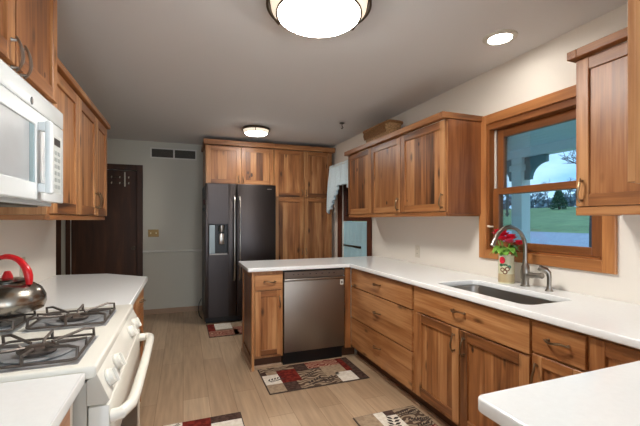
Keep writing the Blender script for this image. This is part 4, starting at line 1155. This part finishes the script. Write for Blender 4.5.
mb = MB(); nb = 16
for k in range(nb):
    mb.box(XW + 0.15 + k * 0.125, XW + 0.15 + k * 0.125 + 0.122, -1.5, 8.0, 2.26, 2.28, PORCHC, 0.004)
o = struct(mb, 'porch_ceiling')
struct(B1(XW + 0.1, 4.45, -1.5, 8.0, 2.45, 2.55, RF), 'porch_roof')
struct(B1(4.12, 4.28, -1.5, 8.0, 2.15, 2.30, PORCHW, 0.005), 'porch_beam')
struct(B1(XW + 0.14, 4.45, -1.5, 8.0, -0.2, -0.05, DECK), 'porch_floor')
pp = thing('porch_post', 'pale painted porch post with curved brackets seen through window', 'post', (4.2, 3.62, -0.05))
B1(4.12, 4.28, 3.54, 3.70, -0.05, 2.149, PORCHW, 0.006).build('shaft', pp)
mb = MB(); mb.box(4.10, 4.30, 3.52, 3.72, 1.98, 2.06, PORCHW, 0.008); mb.box(4.10, 4.30, 3.52, 3.72, -0.05, 0.12, PORCHW, 0.006)
mb.build('collar', pp)
for sg in (-1, 1):
    y0_ = 3.62 + sg * 0.081; pol = [(y0_, 1.86), (y0_, 2.148), (y0_ + sg * 0.30, 2.148), (y0_ + sg * 0.30, 2.06)]
    for i in range(1, 9):
        a = PI / 2 * i / 8
        pol.append((y0_ + sg * (0.30 - 0.22 * math.sin(a)), 2.06 - 0.20 * (1 - math.cos(a))))
    MB().prism(pol, 0, 4.17, 4.23, BRK, 0.004).build('bracket', pp)
ch = thing('wind_chime', 'slim dark-ended wind chime hanging outside the lower window pane', 'wind chime', (2.6, 2.376, 1.36))
MB().tube([(2.6, 2.376, 2.262), (2.6, 2.376, 1.57)], 0.0015, BLACK, 6).build('cord', ch)
MB().lathe([(0.0, 0.0), (0.018, 0.025), (0.008, 0.04), (0.009, 0.05), (0.009, 0.16), (0.008, 0.17), (0.020, 0.19), (0.0, 0.215)], (2.6, 2.376, 1.36), BRK, 12).build('tube', ch)

# ground: a strip of driveway, then the lawn rising away from the house


def ground(x_, y_):
    return -0.25 + 0.09 * max(0.0, min(x_, 66.0) - 22.0) + (0.12 * math.sin(x_ * 0.16 + y_ * 0.09) if x_ > 32 else 0.0)


mb = MB(); NX, NY = 48, 36; gr = []
for i in range(NX + 1):
    x_ = XW + 0.2 + (i / NX) ** 1.4 * 110
    gr.append([mb.bm.verts.new((x_, -30 + 150 * j / NY, ground(x_, -30 + 150 * j / NY))) for j in range(NY + 1)])
k = mb.mi(GRASS)
for i in range(NX):
    for j in range(NY): f = mb.bm.faces.new([gr[i][j], gr[i + 1][j], gr[i + 1][j + 1], gr[i][j + 1]]); f.material_index = k
struct(mb, 'lawn')
mb = MB(); k = mb.mi(DRIVE); rows = []
for i in range(9):
    x_ = 15.0 + 13.0 * i / 8
    rows.append([mb.bm.verts.new((x_ + 0.4 * math.sin(j * 0.5), -20 + 70 * j / 24, ground(x_, 0) + 0.05)) for j in range(25)])
for i in range(8):
    for j in range(24): f = mb.bm.faces.new([rows[i][j], rows[i + 1][j], rows[i + 1][j + 1], rows[i][j + 1]]); f.material_index = k
o = struct(mb, 'driveway')
o.modifiers.new('thickness', 'SOLIDIFY').thickness = 0.08
rng = random.Random(5)


def fir(label, x_, y_, h, r_):
    z_ = ground(x_, y_); t_ = thing('evergreen_tree', label, 'tree', (x_, y_, z_))
    MB().tube([(x_, y_, z_ - 0.2), (x_, y_, z_ + h * 0.3)], 0.12, BARK, 8).build('trunk', t_)
    mb_ = MB(); k_ = mb_.mi(FIR)
    for _ in range(900):
        u = rng.random() ** 0.8; a = rng.uniform(0, 2 * PI); rr = r_ * (1 - u) ** 0.7 * rng.uniform(0.35, 1.05) + 0.05
        c_ = Vector((x_ + rr * math.cos(a), y_ + rr * math.sin(a), z_ + h * 0.06 + u * h * 0.94))
        s_ = rng.uniform(0.12, 0.28)
        q = [mb_.bm.verts.new(c_ + Vector((rng.uniform(-s_, s_), rng.uniform(-s_, s_), rng.uniform(-s_, s_)))) for _ in range(4)]
        for tri in ((0, 1, 2), (0, 2, 3), (0, 1, 3), (1, 2, 3)):
            f_ = mb_.bm.faces.new([q[i_] for i_ in tri]); f_.material_index = k_
    mb_.build('foliage', t_)


def bare(label, x_, y_, h, seed, depth=5, spread=0.85, thick=0.010):
    rg_ = random.Random(seed); z_ = ground(x_, y_); t_ = thing('bare_tree', label, 'tree', (x_, y_, z_), 'bare trees beyond the lawn')
    mb_ = MB()
    def grow(p_, d_, L, r_, lev):
        q = p_ + d_ * L * 0.5 + Vector((rg_.uniform(-1, 1), rg_.uniform(-1, 1), rg_.uniform(-.3, .6))) * L * 0.06
        e_ = p_ + d_ * L
        mb_.tube([p_, q, e_], [r_, r_ * 0.85, r_ * 0.7], BARK, 4)
        if lev == 0: return
        for _ in range(3 if lev > 1 else 4):
            nd = (d_ + Vector((rg_.uniform(-1, 1), rg_.uniform(-1, 1), rg_.uniform(-.35, .7))) * spread).normalized()
            grow(e_ if rg_.random() < .6 else q, nd, L * rg_.uniform(.6, .8), r_ * 0.66, lev - 1)
    grow(Vector((x_, y_, z_ - 0.1)), Vector((0, 0, 1)), h * 0.3, h * thick, depth)
    mb_.build('branches', t_)


def along(px, x_): a = (px - 320) / 366.0; return x_ * (-a * 0.3502 + 0.9367) / (a * 0.9367 + 0.3502)


fir('dark evergreen tree on top of the lawn seen through lower window pane', 58.0, along(559, 58), 3.3, 1.35)
for lb, px, x_, h, sd in (('bare tree just right of porch post beyond the lawn', 536, 66, 5.5, 1), ('bare tree between porch post and evergreen beyond the lawn', 548, 64, 6.0, 2),
                          ('bare tree directly right of the evergreen beyond the lawn', 571, 67, 6.0, 3), ('tall bare tree overhanging the upper right of the window view', 592, 20, 7.5, 11)):
    bare(lb, x_, along(px, x_), h, sd, 6 if x_ < 30 else 5, 0.95, 0.017 if x_ < 30 else 0.010)
mb = MB(); k = mb.mi(HEDGE)
for _ in range(4200):
    y_ = rng.uniform(15, 95); x_ = 78 + rng.uniform(-3, 3); s_ = rng.uniform(0.3, 0.8)
    c_ = Vector((x_, y_, ground(x_, y_) + rng.random() ** 1.2 * (3.4 + 1.2 * math.sin(y_ * 0.4))))
    q = [mb.bm.verts.new(c_ + Vector((rng.uniform(-s_, s_), rng.uniform(-s_, s_), rng.uniform(-s_, s_)))) for _ in range(4)]
    for tri in ((0, 1, 2), (0, 2, 3), (0, 1, 3), (1, 2, 3)):
        f = mb.bm.faces.new([q[i_] for i_ in tri]); f.material_index = k
o = mb.build('treeline'); tag(o, 'hazy grey line of woods beyond the lawn through window', 'woods', kind='stuff')
